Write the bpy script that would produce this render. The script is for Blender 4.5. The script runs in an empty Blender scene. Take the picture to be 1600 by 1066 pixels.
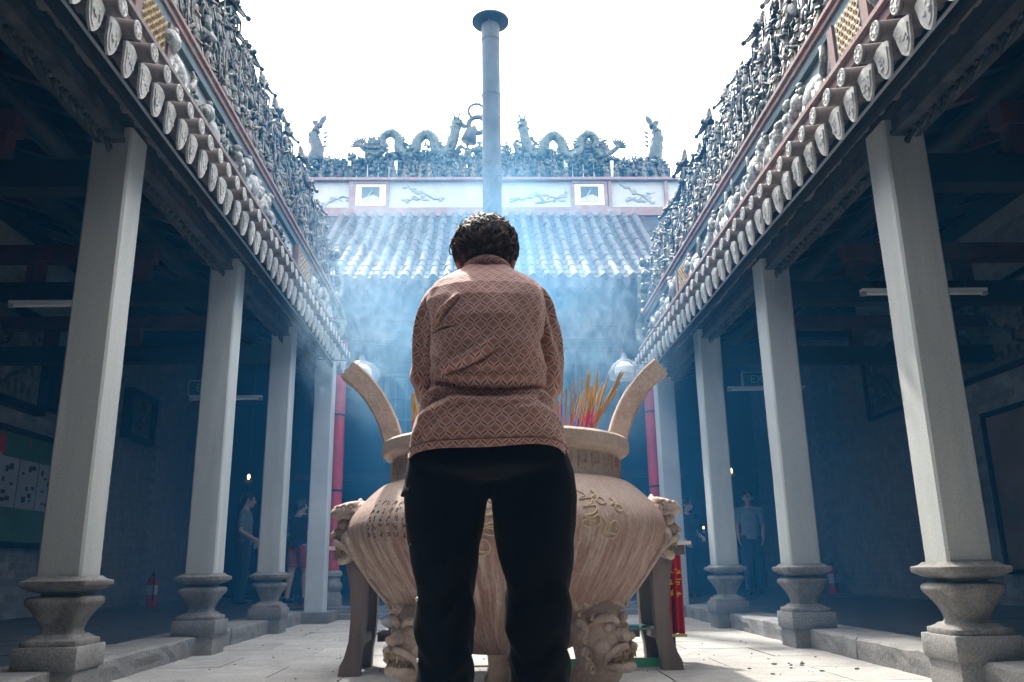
import bpy, math, random
import numpy as np
from mathutils import Vector, Matrix
PI = math.pi
R = math.radians
SC = bpy.context.scene
COL = SC.collection

# ------------------------------------------------------------------ camera
def camera_setup():
    f, yaw, pitch, roll, cx, h = 1297.645, .0331, .2663, -.0164, -.079, .6
    cy, sy, cp, sp = math.cos(yaw), math.sin(yaw), math.cos(pitch), math.sin(pitch)
    fw = Vector((sy*cp, cy*cp, sp)); r = Vector((cy, -sy, 0)); u = r.cross(fw)
    cr, sr = math.cos(roll), math.sin(roll)
    r2 = r*cr + u*sr; u2 = u*cr - r*sr
    m = Matrix((r2, u2, -fw)).transposed().to_4x4()
    m.translation = Vector((cx, 0, h))
    cd = bpy.data.cameras.new('camera'); co = bpy.data.objects.new('camera', cd); COL.objects.link(co)
    co.matrix_world = m
    cd.sensor_width = 36; cd.lens = f/1600*36
    cd.clip_start = .05; cd.clip_end = 500
    SC.camera = co
camera_setup()

# ------------------------------------------------------------------ light
SUN_DIR = Vector((-.24, .66, .95)).normalized()      # towards the sun
def light_setup():
    w = bpy.data.worlds.new('World'); SC.world = w; w.use_nodes = True
    nt = w.node_tree; nt.nodes.clear()
    out = nt.nodes.new('ShaderNodeOutputWorld'); bg = nt.nodes.new('ShaderNodeBackground')
    sky = nt.nodes.new('ShaderNodeTexSky'); sky.sky_type = 'NISHITA'; sky.sun_disc = False
    sky.sun_elevation = math.asin(SUN_DIR.z)
    sky.sun_rotation = math.atan2(SUN_DIR.x, SUN_DIR.y)
    sky.air_density = 1.0; sky.dust_density = 4.0; sky.ozone_density = 1.0
    mix = nt.nodes.new('ShaderNodeMix'); mix.data_type = 'RGBA'
    mix.inputs[0].default_value = .7
    mix.inputs[7].default_value = (10.8, 10.4, 10.0, 1)   # thin bright cloud over the sky
    nt.links.new(sky.outputs[0], mix.inputs[6])
    nt.links.new(mix.outputs[2], bg.inputs[0])
    bg.inputs[1].default_value = .145
    nt.links.new(bg.outputs[0], out.inputs[0])
    sd = bpy.data.lights.new('sun', 'SUN'); sd.energy = 2.3; sd.angle = R(2.5); sd.color = (1, .95, .86)
    so = bpy.data.objects.new('sun', sd); COL.objects.link(so)
    so.rotation_euler = SUN_DIR.to_track_quat('Z', 'Y').to_euler()
light_setup()
SC.view_settings.view_transform = 'Standard'
SC.view_settings.look = 'None'
SC.view_settings.exposure = 2.0
SC.view_settings.gamma = 1
SC.view_settings.use_curve_mapping = False
SC.render.engine = 'CYCLES'
cyc = SC.cycles
cyc.use_denoising = True
try: cyc.denoiser = 'OPENIMAGEDENOISE'
except Exception: pass
cyc.max_bounces = 8; cyc.diffuse_bounces = 4; cyc.glossy_bounces = 3; cyc.transmission_bounces = 6
cyc.volume_bounces = 2; cyc.transparent_max_bounces = 12
cyc.caustics_reflective = False; cyc.caustics_refractive = False
cyc.volume_step_rate = 1.0; cyc.volume_max_steps = 128
cyc.sample_clamp_indirect = 6

# ------------------------------------------------------------------ helpers
class MB:
    """collects shapes, then links them as one mesh object"""
    def __init__(s): s.v = []; s.f = []; s.m = []; s.n = 0
    def add(s, vs, fs, mat=0):
        n = s.n
        s.v += [tuple(map(float, p)) for p in vs]; s.f += [tuple(int(i)+n for i in f) for f in fs]
        s.m += [mat]*len(fs); s.n += len(vs); return s
    def box(s, x0, x1, y0, y1, z0, z1, mat=0):
        vs = [(x, y, z) for z in (z0, z1) for y in (y0, y1) for x in (x0, x1)]
        return s.add(vs, [(0,2,3,1),(4,5,7,6),(0,1,5,4),(2,6,7,3),(0,4,6,2),(1,3,7,5)], mat)
    def obox(s, c, ax, ay, az, mat=0):
        """box from centre and three half axes"""
        c, ax, ay, az = Vector(c), Vector(ax), Vector(ay), Vector(az)
        vs = [c+ax*i+ay*j+az*k for k in (-1,1) for j in (-1,1) for i in (-1,1)]
        return s.add(vs, [(0,2,3,1),(4,5,7,6),(0,1,5,4),(2,6,7,3),(0,4,6,2),(1,3,7,5)], mat)
    def tube(s, pts, rad, n=8, cap=True, mat=0, flat=1.0, closed=False, round_cap=False):
        pts = [Vector(p) for p in pts]
        if not hasattr(rad, '__len__'): rad = [rad]*len(pts)
        rad = list(rad)
        if round_cap:
            a = (pts[0]-pts[1]).normalized(); b = (pts[-1]-pts[-2]).normalized()
            ra, rb = rad[0], rad[-1]
            pre = [(pts[0]+a*ra*k, ra*math.sqrt(max(0.02, 1-k*k))) for k in (.97, .8, .45)]
            post = [(pts[-1]+b*rb*k, rb*math.sqrt(max(0.02, 1-k*k))) for k in (.45, .8, .97)]
            pts = [p for p, _ in pre]+pts+[p for p, _ in post]
            rad = [r for _, r in pre]+rad+[r for _, r in post]
        L = len(pts); vs = []; fs = []
        nrm = None
        for i, p in enumerate(pts):
            if closed: t = pts[(i+1) % L]-pts[i-1]
            else: t = pts[min(i+1, L-1)]-pts[max(i-1, 0)]
            if t.length < 1e-9: t = Vector((0,0,1))
            t.normalize()
            if nrm is None:
                nrm = t.cross(Vector((0,0,1)))
                if nrm.length < .1: nrm = t.cross(Vector((0,1,0)))
                nrm.normalize()
            else:
                nrm = nrm - t*nrm.dot(t)
                if nrm.length < 1e-6: nrm = t.orthogonal()
                nrm.normalize()
            b = t.cross(nrm)
            for k in range(n):
                a = 2*PI*k/n
                vs.append(p+(nrm*math.cos(a)+b*math.sin(a)*flat)*rad[i])
        for i in range(L if closed else L-1):
            j = (i+1) % L
            for k in range(n):
                k2 = (k+1) % n
                fs.append((i*n+k, i*n+k2, j*n+k2, j*n+k))
        if cap and not closed:
            fs.append(tuple(range(n-1, -1, -1))); fs.append(tuple((L-1)*n+k for k in range(n)))
        return s.add(vs, fs, mat)
    def lathe(s, prof, n=16, c=(0,0,0), mat=0, sup=2.0, rot=0.0, sx=1.0, sy=1.0):
        """prof: (radius, z); sup>2 gives a rounded square"""
        vs = []; fs = []; cx, cy, cz = c
        for r, z in prof:
            for k in range(n):
                a = 2*PI*k/n+rot
                ca, sa = math.cos(a), math.sin(a)
                q = 1.0 if sup == 2 else (abs(ca)**sup+abs(sa)**sup)**(-1/sup)
                vs.append((cx+r*q*ca*sx, cy+r*q*sa*sy, cz+z))
        for i in range(len(prof)-1):
            for k in range(n):
                k2 = (k+1) % n
                fs.append((i*n+k, i*n+k2, (i+1)*n+k2, (i+1)*n+k))
        fs.append(tuple(range(n-1, -1, -1))); fs.append(tuple((len(prof)-1)*n+k for k in range(n)))
        return s.add(vs, fs, mat)
    def ell(s, c, r, n=8, m=6, mat=0, rot=None):
        if not hasattr(r, '__len__'): r = (r, r, r)
        vs = []; fs = []; c = Vector(c)
        vs.append(Vector((0,0,-1)))
        for i in range(1, m):
            t = -PI/2+PI*i/m
            for k in range(n):
                a = 2*PI*k/n
                vs.append(Vector((math.cos(t)*math.cos(a), math.cos(t)*math.sin(a), math.sin(t))))
        vs.append(Vector((0,0,1)))
        for k in range(n): fs.append((0, 1+(k+1) % n, 1+k))
        for i in range(m-2):
            for k in range(n):
                a = 1+i*n+k; b = 1+i*n+(k+1) % n
                fs.append((a, b, b+n, a+n))
        top = len(vs)-1; b0 = 1+(m-2)*n
        for k in range(n): fs.append((b0+k, b0+(k+1) % n, top))
        out = []
        for v in vs:
            w = Vector((v.x*r[0], v.y*r[1], v.z*r[2]))
            if rot is not None: w = rot @ w
            out.append(c+w)
        return s.add(out, fs, mat)
    def prism(s, outline, fn, d0, d1, mat=0):
        """outline of (a, b) pairs, fn(a, b, d) -> point; extruded between d0 and d1"""
        n = len(outline)
        vs = [fn(a, b, d0) for a, b in outline]+[fn(a, b, d1) for a, b in outline]
        fs = [tuple(range(n-1, -1, -1)), tuple(range(n, 2*n))]
        fs += [(i, (i+1) % n, n+(i+1) % n, n+i) for i in range(n)]
        return s.add(vs, fs, mat)
    def grid(s, P, closed_u=False, mat=0):
        """P[v][u] points"""
        nv, nu = len(P), len(P[0])
        vs = [p for row in P for p in row]; fs = []
        for i in range(nv-1):
            for k in range(nu if closed_u else nu-1):
                k2 = (k+1) % nu
                fs.append((i*nu+k, i*nu+k2, (i+1)*nu+k2, (i+1)*nu+k))
        return s.add(vs, fs, mat)
    def mesh(s, name, mats, smooth=True):
        me = bpy.data.meshes.new(name)
        me.from_pydata(s.v, [], s.f)
        if not isinstance(mats, (list, tuple)): mats = [mats]
        for m in mats: me.materials.append(m)
        if len(mats) > 1: me.polygons.foreach_set('material_index', s.m)
        me.update()
        if smooth:
            me.shade_smooth()
            if smooth != 2: sharp(me, R(38))
        return me
    def build(s, name, mats, parent=None, smooth=True):
        return link(name, s.mesh(name, mats, smooth), parent)

def sharp(me, ang):
    try: me.set_sharp_from_angle(angle=ang)
    except Exception: pass

def link(name, me, parent=None, loc=None, rot=None, scale=None):
    o = bpy.data.objects.new(name, me); COL.objects.link(o)
    if parent is not None: o.parent = parent
    if loc is not None: o.location = loc
    if rot is not None: o.rotation_euler = rot
    if scale is not None: o.scale = scale
    return o

def empty(name, loc=(0,0,0), rz=0):
    o = bpy.data.objects.new(name, None); COL.objects.link(o)
    o.location = loc; o.rotation_euler = (0, 0, rz); o.empty_display_size = .1
    return o

def tag(o, label, cat, group=None, kind='thing'):
    o['label'] = label; o['category'] = cat
    if group: o['group'] = group
    if kind: o['kind'] = kind
    return o

def structure(o, label=None):
    o['kind'] = 'structure'
    if label: o['label'] = label
    return o

def copy_tree(o, parent=None):
    c = o.copy(); COL.objects.link(c)
    if parent is not None: c.parent = parent
    for ch in list(o.children): copy_tree(ch, c)
    return c

def remesh(mb, voxel, smooth=4, mats=None, name='body'):
    """fuse the closed shells of a builder into one continuous skin"""
    me = mb.mesh(name+'_raw', [], False)
    t = bpy.data.objects.new('temp_shell', me); COL.objects.link(t)
    md = t.modifiers.new('r', 'REMESH'); md.mode = 'VOXEL'; md.voxel_size = voxel; md.use_smooth_shade = True
    if smooth:
        sm = t.modifiers.new('s', 'SMOOTH'); sm.iterations = smooth; sm.factor = .5
    dg = bpy.context.evaluated_depsgraph_get(); dg.update()
    out = bpy.data.meshes.new_from_object(t.evaluated_get(dg))
    bpy.data.objects.remove(t); bpy.data.meshes.remove(me)
    out.name = name; out.materials.clear()
    for m in (mats or []): out.materials.append(m)
    out.shade_smooth()
    return out

# ------------------------------------------------------------------ materials
def nd(nt, t, **kw):
    n = nt.nodes.new(t)
    for k, v in kw.items(): setattr(n, k, v)
    return n
def fm(nt, op, a, b=None, c=None):
    n = nt.nodes.new('ShaderNodeMath'); n.operation = op
    for i, x in enumerate((a, b, c)):
        if x is None: continue
        if isinstance(x, (int, float)): n.inputs[i].default_value = x
        else: nt.links.new(x, n.inputs[i])
    return n.outputs[0]
def cmix(nt, f, a, b, blend='MIX'):
    n = nt.nodes.new('ShaderNodeMix'); n.data_type = 'RGBA'; n.blend_type = blend
    for sock, x in ((n.inputs[0], f), (n.inputs[6], a), (n.inputs[7], b)):
        if isinstance(x, (int, float)): sock.default_value = x
        elif isinstance(x, tuple): sock.default_value = x if len(x) == 4 else (*x, 1)
        else: nt.links.new(x, sock)
    return n.outputs[2]
def ramp(nt, src, stops):
    n = nt.nodes.new('ShaderNodeValToRGB'); e = n.color_ramp.elements
    while len(e) < len(stops): e.new(.5)
    for el, (p, c) in zip(e, stops): el.position = p; el.color = (*c, 1) if len(c) == 3 else c
    nt.links.new(src, n.inputs[0]); return n.outputs[0]
def noise(nt, vec, scale, detail=4, rough=.55, stretch=None):
    if stretch:
        mp = nt.nodes.new('ShaderNodeMapping'); mp.inputs['Scale'].default_value = stretch
        nt.links.new(vec, mp.inputs[0]); vec = mp.outputs[0]
    n = nt.nodes.new('ShaderNodeTexNoise'); n.inputs['Scale'].default_value = scale
    n.inputs['Detail'].default_value = detail; n.inputs['Roughness'].default_value = rough
    nt.links.new(vec, n.inputs['Vector']); return n.outputs[0]
def new_mat(name):
    m = bpy.data.materials.new(name); m.use_nodes = True
    nt = m.node_tree; b = nt.nodes['Principled BSDF']
    return m, nt, b
def pm(name, c1, c2=None, scale=3.0, rough=.8, bump=.15, bscale=40.0, stretch=None, rand=0.0, spec=.3, c3=None, fine=.0, metal=0.0, sub=None):
    """weathered two or three tone material in world coordinates"""
    m, nt, b = new_mat(name)
    g = nd(nt, 'ShaderNodeNewGeometry').outputs['Position']
    n1 = noise(nt, g, scale, 6, .62, stretch)
    c2 = c2 or tuple(x*.7 for x in c1)
    stops = [(.32, c1), (.66, c2)] if not c3 else [(.28, c1), (.5, c2), (.72, c3)]
    col = ramp(nt, n1, stops)
    if fine:
        n3 = noise(nt, g, 90, 3, .7)
        col = cmix(nt, fine, col, ramp(nt, n3, [(.35, (.25,.25,.25)), (.65, (1,1,1))]), 'MULTIPLY')
    if rand:
        oi = nd(nt, 'ShaderNodeObjectInfo').outputs['Random']
        hv = nd(nt, 'ShaderNodeHueSaturation')
        nt.links.new(col, hv.inputs['Color'])
        nt.links.new(fm(nt, 'MULTIPLY_ADD', oi, rand*2, 1-rand), hv.inputs['Value'])
        col = hv.outputs[0]
    nt.links.new(col, b.inputs['Base Color'])
    b.inputs['Roughness'].default_value = rough
    b.inputs['Specular IOR Level'].default_value = spec
    b.inputs['Metallic'].default_value = metal
    if bump:
        bp = nd(nt, 'ShaderNodeBump'); bp.inputs['Strength'].default_value = bump; bp.inputs['Distance'].default_value = .02
        nt.links.new(noise(nt, g, bscale, 5, .65), bp.inputs['Height'])
        nt.links.new(bp.outputs[0], b.inputs['Normal'])
    return m
def plain(name, c, rough=.6, spec=.3, emit=None, es=1.0, alpha=None, trans=0):
    m, nt, b = new_mat(name)
    b.inputs['Base Color'].default_value = (*c, 1); b.inputs['Roughness'].default_value = rough
    b.inputs['Specular IOR Level'].default_value = spec
    if emit: b.inputs['Emission Color'].default_value = (*emit, 1); b.inputs['Emission Strength'].default_value = es
    if trans: b.inputs['Transmission Weight'].default_value = trans; b.inputs['IOR'].default_value = 1.2
    if alpha is not None: b.inputs['Alpha'].default_value = alpha
    return m

M = {}
M['paving'] = pm('paving stone', (.54,.52,.485), (.38,.365,.34), 2.1, .85, .25, 55, rand=.10, fine=.45, c3=(.50,.485,.455))
M['ground'] = pm('courtyard grout', (.11,.105,.10), (.07,.07,.065), 4, .95, .3, 60)
M['kerb'] = pm('kerb granite', (.32,.31,.295), (.20,.195,.185), 2.2, .85, .35, 45, rand=.1, fine=.5)
M['tile_floor'] = pm('gallery floor tile', (.075,.076,.078), (.045,.048,.05), 3, .28, .05, 30, rand=.15, spec=.5)
M['shaft'] = pm('column granite', (.55,.58,.565), (.40,.425,.41), 1.9, .8, .10, 50, stretch=(1.6,1.6,.22), fine=.2, c3=(.49,.50,.47))
M['ped'] = pm('pedestal granite', (.33,.31,.28), (.19,.18,.165), 4.5, .85, .28, 60, fine=.55, c3=(.37,.355,.33))
M['brick'] = pm('grey brick', (.31,.31,.30), (.20,.203,.197), 7, .85, .3, 60, rand=.22)
M['mortar'] = pm('pale mortar', (.34,.335,.32), (.25,.245,.23), 9, .95, .3, 70)
M['dark_wood'] = pm('sooty dark wood', (.016,.0125,.012), (.008,.0075,.008), 3, .6, .1, 30, rand=.2)
M['red_wood'] = pm('old red lacquered wood', (.10,.024,.02), (.035,.013,.012), 5, .55, .1, 40, rand=.3)
M['soot'] = pm('sooty plaster', (.013,.013,.014), (.008,.008,.009), 2, .9, .1, 20)
M['carved'] = pm('carved beam edge', (.085,.075,.07), (.02,.02,.022), 8, .6, .2, 40)
M['roll'] = pm('pale roof tile', (.66,.66,.63), (.42,.425,.41), 14, .75, .2, 90, rand=.10, fine=.35)
M['tilebody'] = pm('brown roof tile body', (.19,.16,.145), (.12,.10,.092), 10, .8, .2, 60, rand=.2)
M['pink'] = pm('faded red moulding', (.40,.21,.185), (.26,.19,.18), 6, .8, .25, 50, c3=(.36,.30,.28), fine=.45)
M['pinkdark'] = pm('dark red moulding', (.30,.15,.13), (.17,.11,.10), 5, .8, .2, 50, c3=(.24,.18,.16))  # darker tone of the red, for the frieze posts
M['greymould'] = pm('grey cement moulding', (.30,.27,.255), (.20,.17,.165), 4.5, .85, .25, 50, c3=(.33,.23,.21), fine=.3)
M['panelwhite'] = pm('weathered white relief panel', (.55,.56,.54), (.30,.34,.35), 3.4, .85, .3, 30, c3=(.62,.62,.60), fine=.3)
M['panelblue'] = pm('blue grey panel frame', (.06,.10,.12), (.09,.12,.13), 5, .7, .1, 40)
M['ochre'] = pm('ochre ceramic grille', (.46,.36,.19), (.20,.13,.07), 30, .6, .2, 80)
M['crestwall'] = pm('dark crest backing', (.07,.085,.09), (.03,.04,.045), 6, .8, .3, 25)
def ceramic(name, stops, rough=.45):
    m, nt, b = new_mat(name)
    oi = nd(nt, 'ShaderNodeObjectInfo').outputs['Random']
    g = nd(nt, 'ShaderNodeNewGeometry').outputs['Position']
    n = noise(nt, g, 13, 3, .6)
    t = fm(nt, 'FRACT', fm(nt, 'ADD', fm(nt, 'MULTIPLY', n, 1.7), fm(nt, 'MULTIPLY', oi, .9)))
    col = ramp(nt, t, stops)
    grime = ramp(nt, noise(nt, g, 34, 4, .7), [(.36, (.25,.25,.25)), (.62, (1,1,1))])
    nt.links.new(cmix(nt, .8, col, grime, 'MULTIPLY'), b.inputs['Base Color'])
    b.inputs['Roughness'].default_value = rough
    bp = nd(nt, 'ShaderNodeBump'); bp.inputs['Strength'].default_value = .4; bp.inputs['Distance'].default_value = .02
    nt.links.new(noise(nt, g, 60, 4, .6), bp.inputs['Height']); nt.links.new(bp.outputs[0], b.inputs['Normal'])
    return m
M['glaze'] = ceramic('weathered glazed ceramic', [(0,(.07,.10,.105)),(.2,(.24,.22,.18)),(.38,(.03,.10,.085)),(.55,(.05,.05,.055)),(.72,(.17,.18,.18)),(.86,(.13,.085,.065)),(1,(.07,.10,.115))])
M['glaze_dark'] = ceramic('dark glazed ceramic', [(0,(.03,.05,.058)),(.3,(.07,.078,.072)),(.55,(.02,.06,.05)),(.8,(.03,.03,.035)),(1,(.07,.058,.045))])
M['glaze_green'] = ceramic('green glazed ceramic', [(0,(.015,.075,.065)),(.3,(.045,.085,.078)),(.5,(.12,.13,.10)),(.7,(.012,.065,.06)),(1,(.025,.055,.065))])
M['glaze_pale'] = ceramic('pale relief ceramic', [(0,(.42,.44,.43)),(.25,(.22,.27,.28)),(.5,(.50,.49,.45)),(.75,(.16,.20,.21)),(1,(.36,.34,.30))], .6)
M['halltile'] = pm('grey hall roof tile', (.105,.11,.112), (.062,.066,.07), 6, .7, .2, 60, rand=.12)
M['hallpan'] = pm('dark pan tile', (.045,.048,.051), (.025,.027,.03), 6, .75, .2, 60)
M['hallpaint'] = pm('painted hall frieze', (.46,.47,.45), (.36,.385,.385), 2.2, .85, .1, 30, c3=(.40,.46,.48))
M['pipe'] = pm('sooty chimney pipe', (.045,.055,.062), (.025,.03,.036), 4, .55, .1, 30, metal=.2)
M['redcol'] = pm('red lacquered column', (.50,.045,.06), (.36,.04,.05), 3, .45, .05, 40)
M['pier'] = pm('pale plastered pier', (.52,.55,.55), (.42,.45,.46), 2, .85, .1, 40)
M['black'] = plain('black paint', (.012,.012,.014), .5)
M['metal'] = plain('grey steel', (.35,.36,.37), .4, .5)
M['wire'] = plain('black wire', (.03,.03,.035), .6)
# ================================================================== SETTING
rnd = random.Random(7)
ORDW = ['first', 'second', 'third']
g = MB().box(-40, 40, -30, 60, -.3, 0).build('courtyard_ground', M['ground'], smooth=False); structure(g)
SLAB = []
for k in range(4):
    b = MB(); r = random.Random(k)
    hx, hy = .452, .304
    n = 9
    out = []
    for i in range(n): out.append((-hx+2*hx*i/(n-1), -hy+r.uniform(-.004, .002)))
    for i in range(1, 5): out.append((hx+r.uniform(-.003, .002), -hy+2*hy*i/5))
    for i in range(n): out.append((hx-2*hx*i/(n-1), hy+r.uniform(-.002, .004)))
    for i in range(1, 5): out.append((-hx+r.uniform(-.002, .003), hy-2*hy*i/5))
    b.prism(out, lambda a, c, d: (a, c, d), -.02, .006)
    SLAB.append(b.mesh('paving_slab', M['paving'], False))
for j in range(17):
    for i in range(6):
        x = -2.28+.456+ (i-.5)*.912 + (.456 if j % 2 else 0)
        y = 1.2+j*.612
        if abs(x) > 2.3: continue
        s = link('paving_slab', SLAB[rnd.randrange(4)], g, (x, y, rnd.uniform(-.0015, .0015)),
                 (rnd.uniform(-.003, .003), rnd.uniform(-.002, .002), PI*rnd.randrange(2)))
# grit and litter on the paving, nobody could count it
b = MB()
for k in range(260):
    x, y = rnd.uniform(-2, 2), rnd.uniform(3, 11)
    q = rnd.uniform(.003, .012)
    b.ell((x, y, .008), (q, q*rnd.uniform(.4, 1), q*.4), 5, 3, rot=Matrix.Rotation(rnd.uniform(0, 6), 3, 'Z'))
for k in range(13):
    x, y = 1.75+rnd.gauss(0, .16), 5.3+rnd.gauss(0, .22)
    q = rnd.uniform(.008, .02)
    b.ell((x, y, .01), (q, q*.6, q*.35), 6, 3, rot=Matrix.Rotation(rnd.uniform(0, 6), 3, 'Z'))
d = b.build('debris', pm('dark grit', (.07,.06,.05), (.16,.14,.11), 9, .9, 0)); d['kind'] = 'stuff'; d['label'] = 'dark grit and crumbs scattered over the pale paving'

TILE = []
for k in range(2):
    TILE.append(MB().box(-.197, .197, -.197, .197, -.02, .004).mesh('floor_tile', M['tile_floor'], False))
KERB = []
for k in range(3):
    b = MB(); r = random.Random(k+40); n = 11
    front = []
    P = []
    for i in range(n):
        y = -.5+i/(n-1)*.996
        ch = r.uniform(.006, .02)
        x0 = r.uniform(-.008, .006)
        P.append([(x0+r.uniform(-.004,.004), y, -.05), (x0+r.uniform(-.006,.006), y, .04), (x0+r.uniform(-.006,.004), y, .09), (x0, y, .14-ch), (x0+ch, y, .14+r.uniform(-.003,.002)), (.20, y, .142), (.36, y, .142), (.36, y, -.05)])
    b.grid(P, True)
    b.add(P[0], [tuple(range(8))]); b.add(P[-1], [tuple(range(7, -1, -1))])
    KERB.append(b.mesh('kerb_stone', M['kerb'], False))
for sd in (-1, 1):
    p = MB().box(min(sd*2.3, sd*5.6), max(sd*2.3, sd*5.6), -4, 11.0, -.2, .13).build('gallery_floor', M['ground'], smooth=False)
    structure(p, 'raised grey floor of the %s gallery' % ('left' if sd < 0 else 'right'))
    for j in range(30):
        for i in range(7):
            link('floor_tile', TILE[0], p, (sd*(2.815+i*.4), 1.2+j*.4, .132+rnd.uniform(-.001, .0015)), (rnd.uniform(-.002,.002), rnd.uniform(-.002,.002), 0))
    for j in range(11):
        y = 1.0+j*1.0
        if y > 10.6: break
        link('kerb_stone', KERB[rnd.randrange(3)], p, (sd*(2.25+rnd.uniform(-.01,.01)), y, 0), (0, 0, 0 if sd > 0 else PI))

# unseen hall mass behind the viewer, added to block sky and darken facing sides
b = MB(); b.box(-5.6, 5.6, -5.2, -5.0, 0, 8.6)
b.add([(-5.6,-.55,3.45),(5.6,-.55,3.45),(5.6,-.55,3.6),(-5.6,-.55,3.6),(-5.6,-4.4,8.4),(5.6,-4.4,8.4),(5.6,-4.4,8.6),(-5.6,-4.4,8.6)], [(0,1,2,3),(7,6,5,4),(0,4,5,1),(3,2,6,7),(0,3,7,4),(1,5,6,2)])
b.box(-5.6, 5.6, -.55, -.25, 3.65, 8.0)
b.add([(-5.6,1.35,3.55),(5.6,1.35,3.55),(5.6,1.35,3.68),(-5.6,1.35,3.68),(-5.6,-.25,4.3),(5.6,-.25,4.3),(5.6,-.25,4.43),(-5.6,-.25,4.43)], [(0,1,2,3),(7,6,5,4),(0,4,5,1),(3,2,6,7),(0,3,7,4),(1,5,6,2)])
for x in (-5.7, 5.7): b.box(min(x,x*.98), max(x,x*.98), -5, 11, 0, 4.6)
structure(b.build('unseen_sky_blocker', M['soot'], smooth=False))
# ---------------------------------------------------------------- gallery back walls
def gallery_wall(sd):
    root = empty('gallery_wall', (sd*5.4, 0, .13))
    tag(root, 'dark grey brick wall behind the %s' % ('green notice board in the left gallery' if sd < 0 else 'brown poster board in the right gallery'), 'wall')
    MB().box(min(0, sd*.25), max(0, sd*.25), -4, 17, 0, 4.6).build('mortar_bed', M['mortar'], root, False)
    bl, bh = .285, .088
    me = MB().box(-.008 if sd > 0 else -.02, .02 if sd > 0 else .008, -bl/2+.004, bl/2-.004, -bh/2+.004, bh/2-.004).mesh('brick', M['brick'], False)
    spots = []
    for row in range(44):
        for k in range(22):
            y = 7.3+k*bl+(bl/2 if row % 2 else 0); z = row*bh+bh/2
            spots.append((math.hypot(y, z-.5), y, z))
    spots.sort()
    vis = [s for s in spots if s[1] > (8.55 if sd < 0 else 7.6) and s[2] < 2.7]
    near = vis[:300]; ns = set(near)
    for _, y, z in near:
        link('brick', me, root, (rnd.uniform(-.002, .002), y, z))
    b = MB()
    for s in spots:
        if s in ns: continue
        _, y, z = s; dx = rnd.uniform(-.002, .002)
        b.box((-.008 if sd > 0 else -.02)+dx, (.02 if sd > 0 else .008)+dx, y-bl/2+.004, y+bl/2-.004, z-bh/2+.004, z+bh/2-.004)
    o = b.build('brickwork', M['brick'], root, False); o['kind'] = 'stuff'
gallery_wall(-1); gallery_wall(1)

# ---------------------------------------------------------------- stone columns
def make_column():
    root = empty('stone_column')
    top = 3.36
    b = MB(); P = []
    r = random.Random(3)
    zs = [.594, .61, .9, 1.3, 1.7, 2.1, 2.5, 2.9, 3.2, top]
    h = .115; c = .012
    for z in zs:
        j = lambda: r.uniform(-.0022, .0022)
        P.append([(-h+j(), -h+c, z), (-h+c, -h+j(), z), (h-c, -h+j(), z), (h+j(), -h+c, z), (h+j(), h-c, z), (h-c, h+j(), z), (-h+c, h+j(), z), (-h+j(), h-c, z)])
    b.grid(P, True); b.add(P[0], [tuple(range(7, -1, -1))]); b.add(P[-1], [tuple(range(8))])
    b.build('shaft', M['shaft'], root)
    b = MB().lathe([(.092,.508),(.118,.516),(.140,.524),(.160,.537),(.173,.545),(.176,.549),(.176,.569),(.173,.572),(.160,.574),(.146,.579),(.136,.588),(.132,.594)], 64, sup=14)
    b.build('cap_moulding', M['ped'], root)
    b = MB().lathe([(.098,.262),(.098,.30),(.089,.312),(.086,.322),(.089,.340),(.100,.370),(.120,.405),(.138,.432),(.150,.446),(.156,.455),(.159,.467),(.157,.481),(.148,.490),(.128,.494),(.104,.497),(.098,.502),(.097,.511)], 48, sup=5.5)
    b.build('vase_drum', M['ped'], root)
    b = MB().lathe([(.150,.250),(.151,.253),(.151,.277),(.149,.280),(.135,.284),(.118,.292),(.108,.302),(.099,.306)], 48, sup=8)
    b.build('base_moulding', M['ped'], root)
    b = MB()
    r = random.Random(5)
    b.lathe([(.160,.138),(.165,.146),(.166,.20),(.166,.244),(.162,.252)], 64, sup=26)
    b.build('plinth', M['kerb'], root)
    b = MB().lathe([(.150,-.02),(.152,.06),(.150,.137)], 64, sup=26)
    b.build('plinth_foot', M['kerb'], root)
    return root
colp = make_column()
first = True
CL = {-1: ['nearest stone column on the left, beside the green notice board', 'second stone column on the left, beside the white tube lamp with EXIT sign', 'third stone column on the left, with a person in dark clothes behind it'],
      1: ['nearest stone column on the right, in front of the large framed picture', 'second stone column on the right, with red fire extinguisher behind it', 'third stone column on the right, beside the person in a light blue shirt']}
for sd, ys in ((-1, (4.615, 6.79, 8.86)), (1, (4.245, 6.42, 8.5))):
    for i, y in enumerate(ys):
        o = colp if first else copy_tree(colp); first = False
        o.location = (sd*2.285, y, 0 if sd < 0 else -.0); o.rotation_euler = (0, 0, 0 if i % 2 else PI)
        tag(o, CL[sd][i], 'column', 'square stone columns along the courtyard')
for sd in (-1, 1):
    b = MB(); P = []
    for z in (.129, 1, 2, 3.0, 3.5):
        c = .01; h = .115
        P.append([(-h, -h+c, z), (-h+c, -h, z), (h-c, -h, z), (h, -h+c, z), (h, h-c, z), (h-c, h, z), (-h+c, h, z), (-h, h-c, z)])
    b.grid(P, True); b.add(P[0], [tuple(range(7,-1,-1))]); b.add(P[-1], [tuple(range(8))])
    o = b.build('stone_pier', M['pier'])
    o.location = (sd*2.13 if sd < 0 else 2.22, 10.45, 0)
    tag(o, 'plain pale pier without a pedestal at the %s back corner beside the red column' % ('left' if sd < 0 else 'right'), 'column', 'plain piers before the hall')
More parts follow.
